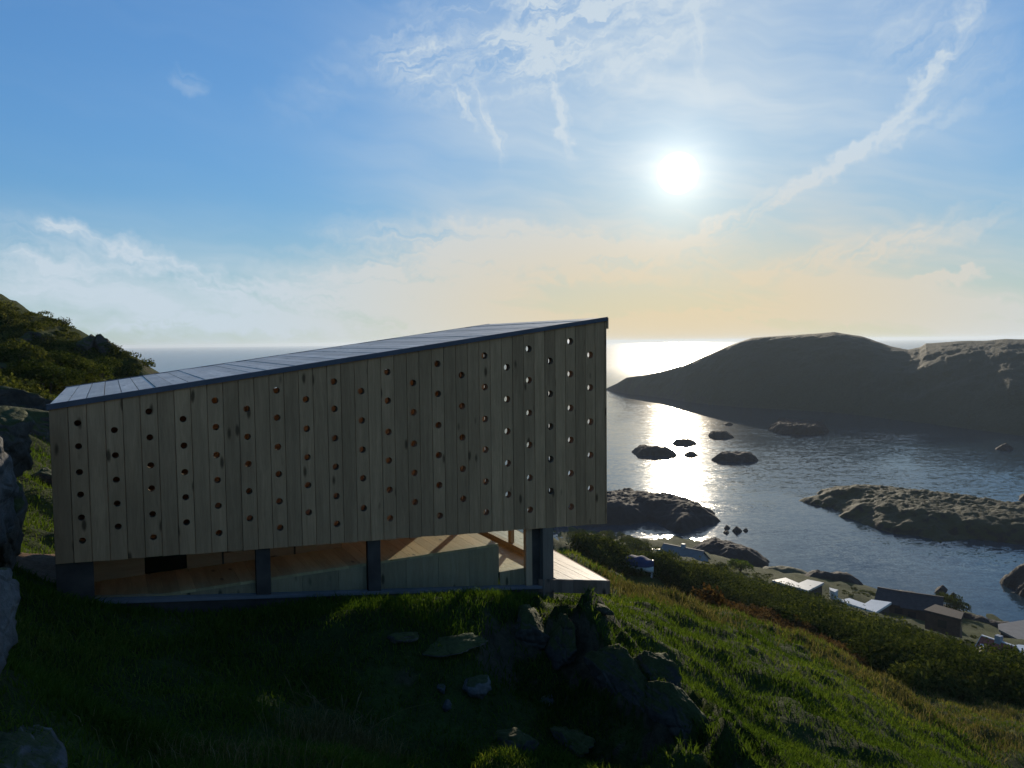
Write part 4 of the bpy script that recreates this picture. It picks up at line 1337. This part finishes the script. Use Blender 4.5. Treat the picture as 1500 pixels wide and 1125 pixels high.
# rough turf round the shore houses
C, Rr = [], []
HP = [(1130, 1208, 843, 868), (1210, 1232, 858, 869), (1224, 1310, 873, 900), (1288, 1420, 855, 926), (1430, 1500, 905, 972), (980, 1024, 792, 830)]
for x, y in in_poly([(985, 826), (1060, 836), (1130, 842), (1210, 852), (1300, 874), (1420, 905), (1495, 945), (1440, 975), (1340, 935), (1230, 905), (1100, 862), (990, 846)], 520):
    if any(a - 4 < x < b + 4 and c < y < d + 12 for a, b, c, d in HP):
        continue
    g = ground_at(x, y, 60)
    r = rng.uniform(0.3, 0.9)
    C.append((g.x, g.y, g.z)); Rr.append(r)
V, Fq_, A = leaf_cloud(C, Rr, 130, 0.2, 0.3)
obj('rough_turf', fast_mesh('rough_turf', V, Fq_, False, A), M['shrub'], kind='stuff', label='tufty dark turf on the shore round the houses', cat='turf')
# rusty bracken behind the crest
C, Rr = [], []
for i in range(150):
    k = rng.random()
    a, b = at_y(1062, 892, 20.5), at_y(1205, 948, 20.0)
    x, y = a.x + (b.x - a.x) * k + rng.normal(0, 0.5), a.y + (b.y - a.y) * k + rng.uniform(-0.2, 2.5)
    C.append((x, y, float(gh(x, y)[0]) + 0.16)); Rr.append(rng.uniform(0.25, 0.5))
for x, y in in_poly([(1035, 884), (1110, 890), (1205, 938), (1270, 975), (1255, 985), (1190, 955), (1100, 915), (1035, 902)], 240):
    g = ground_at(x, y, 19.5)
    if g.y < 45:
        r = rng.uniform(0.3, 0.6)
        C.append((g.x, g.y, g.z + 0.15)); Rr.append(r)
V, Fq_, A = leaf_cloud(C, Rr, 110, 0.15, 0.9)
obj('bracken', fast_mesh('bracken', V, Fq_, False, A), M['bracken'], kind='stuff', label='rust-brown bracken along the far edge of the grass slope', cat='bracken')


def shrub(px, py, r, label, y0=20, per=900, size=0.22, mat='shrub', lobes=7, squash=0.75):
    g = ground_at(px, py, y0)
    cs, rs = [], []
    for i in range(lobes):
        a = 2 * math.pi * i / lobes + rng.uniform(-.3, .3)
        q = r * (0.55 if i else 0)
        cs.append((math.cos(a) * q, math.sin(a) * q, r * rng.uniform(0.3, 0.65))); rs.append(r * rng.uniform(0.42, 0.62))
    V, Fq_, A = leaf_cloud(cs, rs, per // lobes, size, squash)
    t = obj('shrub', None, loc=g, label=label, cat='shrub')
    obj('foliage', fast_mesh('foliage', V, Fq_, False, A), M[mat], t)
    vs, fs = [], []
    for i in range(4):
        a = rng.uniform(0, 6.28)
        tx, ty = math.cos(a) * r * 0.3, math.sin(a) * r * 0.3
        o0 = len(vs)
        for z, rad, k in ((-0.3, 0.05, 0), (r * 0.6, 0.02, 1)):
            for j in range(5):
                vs.append((tx * k + math.cos(j * 1.2566) * rad * r, ty * k + math.sin(j * 1.2566) * rad * r, z))
        fs += [(o0 + j, o0 + (j + 1) % 5, o0 + 5 + (j + 1) % 5, o0 + 5 + j) for j in range(5)]
    obj('stem', mesh('stem', vs, fs, True), M['bark'], t)
    return t


shrub(70, 578, 1.5, 'largest dark bush in the dip left of the hut roof', 18, 4500, 0.11)
shrub(112, 566, 1.5, 'broad dark bush touching the low end of the hut roof line', 18, 4500, 0.11)
shrub(30, 570, 0.9, 'round bush at the foot of the headland by the left edge', 18, 2400, 0.11)
shrub(145, 556, 1.2, 'dark bush above the hut roof nearest the headland tip', 18, 3000, 0.11)
shrub(85, 548, 1.1, 'bush higher on the headland behind the largest bush', 18, 3000, 0.11)
shrub(1395, 898, 3.0, 'bare-topped round tree at the corner of the brown house', 60, 3000, 0.25, 'shrub')
shrub(1085, 838, 2.6, 'sunlit yellow-green bush by the humped headland', 60, 2600, 0.25, 'grass')
shrub(1050, 845, 2.2, 'green bush right of the gabled grey house', 60, 2400, 0.25)
shrub(975, 846, 2.4, 'pale green bush beside the pole below the hut deck', 40, 2600, 0.22)

# ------------------------------------------------------------------ houses by the shore
def windows_on(p, q, z0, h, n, t, depth=0.05):
    """dark windows set on the wall that runs from p to q"""
    e = Vector((q[0] - p[0], q[1] - p[1], 0))
    ln_ = e.length
    e.normalize()
    nrm = Vector((e.y, -e.x, 0))
    for i in range(n):
        c = Vector((p[0], p[1], 0)) + e * ln_ * (i + 0.5) / n
        hw = min(0.6, ln_ / n * 0.3)
        a, b = c - e * hw, c + e * hw
        v, f = prism_vf([(a.x - nrm.x * .02, a.y - nrm.y * .02), (a.x + nrm.x * depth, a.y + nrm.y * depth), (b.x + nrm.x * depth, b.y + nrm.y * depth), (b.x - nrm.x * .02, b.y - nrm.y * .02)], z0, z0 + h)
        wv = obj('window', mesh('window', v, f), M['windowdark'], t)


def settle(px, h):                                  # roof height so that the thing stands h above the ground
    z = 5.0
    for i in range(12):
        c = sum((at_z(x, y, z) for x, y in px), Vector()) / len(px)
        z = 0.5 * z + 0.5 * (float(gh(c.x, c.y)[0]) + h)
    return z


def flat_house(name, px, zr, wallmat, roofmat, label, drop=3.0, thick=0.35, cat='house', wins=True):
    if zr < 0:
        zr = settle(px, -zr)
    pts = [at_z(x, y, zr) for x, y in px]
    c = sum(pts, Vector()) / len(pts)
    pl = [((p - c).x, (p - c).y) for p in pts]
    area = sum(pl[i][0] * pl[(i + 1) % len(pl)][1] - pl[(i + 1) % len(pl)][0] * pl[i][1] for i in range(len(pl)))
    if area < 0:
        pl.reverse()
    gz = min(float(gh(p.x, p.y)[0]) for p in pts)
    zb = min(gz - 0.3, zr - drop)
    t = obj(name, None, loc=(c.x, c.y, zb), label=label, cat=cat)
    H = zr - zb
    inn = [(x * 0.93, y * 0.93) for x, y in pl]
    part('roof', prism_vf(pl, H - thick, H), M[roofmat], t)
    part('wall', prism_vf(inn, 0, H - thick - .004), M[wallmat], t)
    if wins:
        for i in range(len(inn)):
            p, q = inn[i], inn[(i + 1) % len(inn)]
            if math.hypot(p[0] - q[0], p[1] - q[1]) > 3:
                windows_on(p, q, H - thick - 1.7, 1.1, max(1, int(math.hypot(p[0] - q[0], p[1] - q[1]) / 3)), t)
    return t


def gable_house(name, px, py, zr, wd, ln_, hw, hr, rot, wallmat, roofmat, label, chimney=False, barge=None, cat='house'):
    c = at_z(px, py, zr)                            # middle of the ridge
    gz = float(gh(c.x, c.y)[0])
    zb = min(gz - 0.6, zr - hr - hw)
    H = zr - zb
    t = obj(name, None, loc=(c.x, c.y, zb), rot=(0, 0, rot), label=label, cat=cat)
    x, y = ln_ / 2, wd / 2
    e = H - hr
    v = [(-x, -y, 0), (x, -y, 0), (x, y, 0), (-x, y, 0), (-x, -y, e), (x, -y, e), (x, y, e), (-x, y, e), (-x, 0, H - .02), (x, 0, H - .02)]
    part('wall', (v, [(0, 1, 5, 4), (2, 3, 7, 6), (1, 2, 6, 9, 5), (3, 0, 4, 8, 7), (3, 2, 1, 0)]), M[wallmat], t)
    o = 0.35
    ez = e - hr * o / y
    rf = None
    for sg in (-1, 1):
        a = [(-x - o, 0, H), (x + o, 0, H), (x + o, sg * (y + o), ez), (-x - o, sg * (y + o), ez)]
        vv = [(p[0], p[1], p[2] + .02) for p in a] + [(p[0], p[1], p[2] + .2) for p in a]
        rf = part('roof', (vv, [(0, 1, 2, 3), (7, 6, 5, 4), (0, 4, 5, 1), (1, 5, 6, 2), (2, 6, 7, 3), (3, 7, 4, 0)]), M[roofmat], t)
    part('ridge_cap', box_vf(-x - o, x + o, -.16, .16, H + .15, H + .26), M[barge or roofmat], t)
    if barge:
        for sx in (-1, 1):
            for sg in (-1, 1):
                xa, xb = sx * (x + o), sx * (x + o + .06)
                vv = [(xa, 0, H - .12), (xb, 0, H - .12), (xb, sg * (y + o), ez - .12), (xa, sg * (y + o), ez - .12), (xa, 0, H + .22), (xb, 0, H + .22), (xb, sg * (y + o), ez + .22), (xa, sg * (y + o), ez + .22)]
                part('barge_board', hexa(vv), M[barge], t)
    if chimney:
        part('chimney', box_vf(-.35, .35, -.35, .35, H - .4, H + .9), M['greywall'], t)
    windows_on((-x, -y), (x, -y), max(.8, e - 1.7), 1.1, max(2, int(ln_ / 2.6)), t)
    windows_on((x, -y), (x, y), max(.8, e - 1.7), 1.1, 2, t)
    windows_on((-x, y), (-x, -y), max(.8, e - 1.7), 1.1, 2, t)
    return t


flat_house('holiday_house', [(1130.7, 850), (1150.7, 846), (1170, 854), (1182.7, 848.7), (1207, 853.3), (1184, 865)], 7.0, 'darkwall', 'roofgrey', 'low angled house with a pale grey flat roof nearest the headland')
flat_house('holiday_house', [(1237, 877.5), (1244, 876), (1266.7, 884), (1276.7, 878), (1306, 882), (1283, 896.7), (1240, 883)], 9.0, 'darkwall', 'roofwhite', 'low angled house with a bright white flat roof, middle of the shore')
flat_house('shed', [(1214.7, 860.5), (1228, 864), (1223, 867.3), (1216, 864.2)], -1.7, 'whitewall', 'roofwhite', 'tiny white shed between the two angled flat-roofed houses', 1.6, 0.15, 'shed', False)
flat_house('terrace', [(1226, 876), (1236, 878.5), (1240, 883), (1234, 881)], -0.8, 'darkwall', 'roofwhite', 'small white terrace slab at the left end of the white-roofed house', 0.6, 0.2, 'terrace', False)
gable_house('boathouse', 1310, 866, 6.5, 4.6, 4.6, 2.6, 1.5, math.radians(-38), 'darkwall', 'slate', 'slate-roofed dark house at the water, left of the pair')
gable_house('boathouse', 1351, 872, 6.6, 5.0, 5.6, 2.6, 1.7, math.radians(-30), 'darkwall', 'slate', 'slate-roofed dark house at the water, right of the pair')
flat_house('brown_house', [(1353, 893), (1370, 885), (1412, 897), (1408, 907)], 9.0, 'brownwall', 'darkwall', 'tall dark brown timber house behind the round tree', 4.5)
flat_house('quay_shed', [(1462, 914), (1500, 908), (1560, 915), (1540, 950), (1500, 941), (1463, 922)], 5.0, 'darkwall', 'greyroof', 'wide plain grey roof at the right picture edge by the water', 3.0, 0.3, 'shed', False)
gable_house('red_roofed_house', 1463, 941, 11.0, 4.4, 3.6, 2.6, 2.0, math.radians(-62), 'whitewall', 'redroof', 'white house with red tiled roof near the right picture edge', True, 'whitewall')
gable_house('white_annex', 1440, 955, 10.2, 3.4, 3.6, 2.2, 1.4, math.radians(62), 'whitewall', 'greyroof', 'small pale annex in front of the red-roofed house', False, 'whitewall')
flat_house('white_house', [(1477, 947), (1492, 944), (1530, 948), (1520, 956), (1488, 953)], 9.0, 'whitewall', 'roofwhite', 'white flat-roofed building cut by the right edge behind the red roof', 3.0, 0.3)
gable_house('gabled_house', 1001, 803, 8.0, 5.0, 8.5, 2.6, 1.9, math.radians(-42), 'greywall', 'greyroof', 'grey gabled house half hidden in scrub below the deck', True)
gable_house('shed', 966, 806, 5.0, 2.0, 2.4, 1.6, 0.7, math.radians(-10), 'whitewall', 'roofwhite', 'tiny white hut on the shore left of the gabled grey house', cat='shed')

# boat under a blue cover, flag pole and a pale tent
g = ground_at(935, 838, 40)
bt = obj('covered_boat', None, loc=(g.x, g.y, g.z + 0.2), rot=(0, 0, math.radians(-35)), label='small boat under a blue tarpaulin in the scrub below the deck', cat='boat')
vs, fs = [], []
NS, NR = 14, 9
for i in range(NS):
    u = i / (NS - 1) * 2 - 1
    wv_ = 0.95 * (1 - abs(u) ** 3.0) ** 0.6 + 0.03
    for j in range(NR):
        a = math.pi * j / (NR - 1)
        sag = 0.08 * math.sin(u * 9) * math.sin(a)
        vs.append((u * 1.6, -math.cos(a) * wv_, 0.55 + (0.75 * (1 - 0.5 * u * u) + sag) * math.sin(a) ** 0.8))
for i in range(NS - 1):
    for j in range(NR - 1):
        a = i * NR + j
        fs.append((a, a + NR, a + NR + 1, a + 1))
obj('tarpaulin', mesh('tarpaulin', vs, fs, True), M['tarp'], bt)
vs, fs = [], []
for i in range(NS):
    u = i / (NS - 1) * 2 - 1
    wv_ = 0.93 * (1 - abs(u) ** 3.0) ** 0.6 + 0.02
    for j in range(NR):
        a = math.pi * j / (NR - 1)
        vs.append((u * 1.58, -math.cos(a) * wv_, 0.56 - 0.6 * math.sin(a)))
for i in range(NS - 1):
    for j in range(NR - 1):
        a = i * NR + j
        fs.append((a, a + 1, a + NR + 1, a + NR))
obj('hull', mesh('hull', vs, fs, True), M['white'], bt)
g = ground_at(954, 846, 40)
pl_ = obj('pole', None, loc=(g.x, g.y, g.z - 0.1), label='short leaning white pole beside the blue covered boat', cat='pole')
vs = [(math.cos(j * 1.0472) * r + dx, math.sin(j * 1.0472) * r, z) for z, r, dx in ((0, .09, 0), (1.7, .08, .12)) for j in range(6)]
obj('shaft', mesh('shaft', vs, [(j, (j + 1) % 6, 6 + (j + 1) % 6, 6 + j) for j in range(6)] + [tuple(range(6, 12))], True), M['white'], pl_)
vs = [(math.cos(j * 1.0472) * .12 + .12, math.sin(j * 1.0472) * .12, z) for z in (1.702, 1.76) for j in range(6)]
obj('cap', mesh('cap', vs, [(j, (j + 1) % 6, 6 + (j + 1) % 6, 6 + j) for j in range(6)] + [tuple(range(6, 12))], True), M['white'], pl_)

# ------------------------------------------------------------------ evening haze over sea and land
hz, t, out = new_mat('thin_haze')
pv = t.add('ShaderNodeVolumePrincipled', {'Color': (0.80, 0.90, 0.99, 1), 'Density': 0.000088, 'Anisotropy': 0.3})
t.l.new(pv.outputs[0], out.inputs['Volume'])
v, f = box_vf(-25000, 25000, -25000, 25000, -62.0, 75.0)
obj('haze', mesh('haze', v, f), hz, kind='stuff', label='thin pale evening haze over the sound', cat='haze')
SC.cycles.volume_bounces = 0
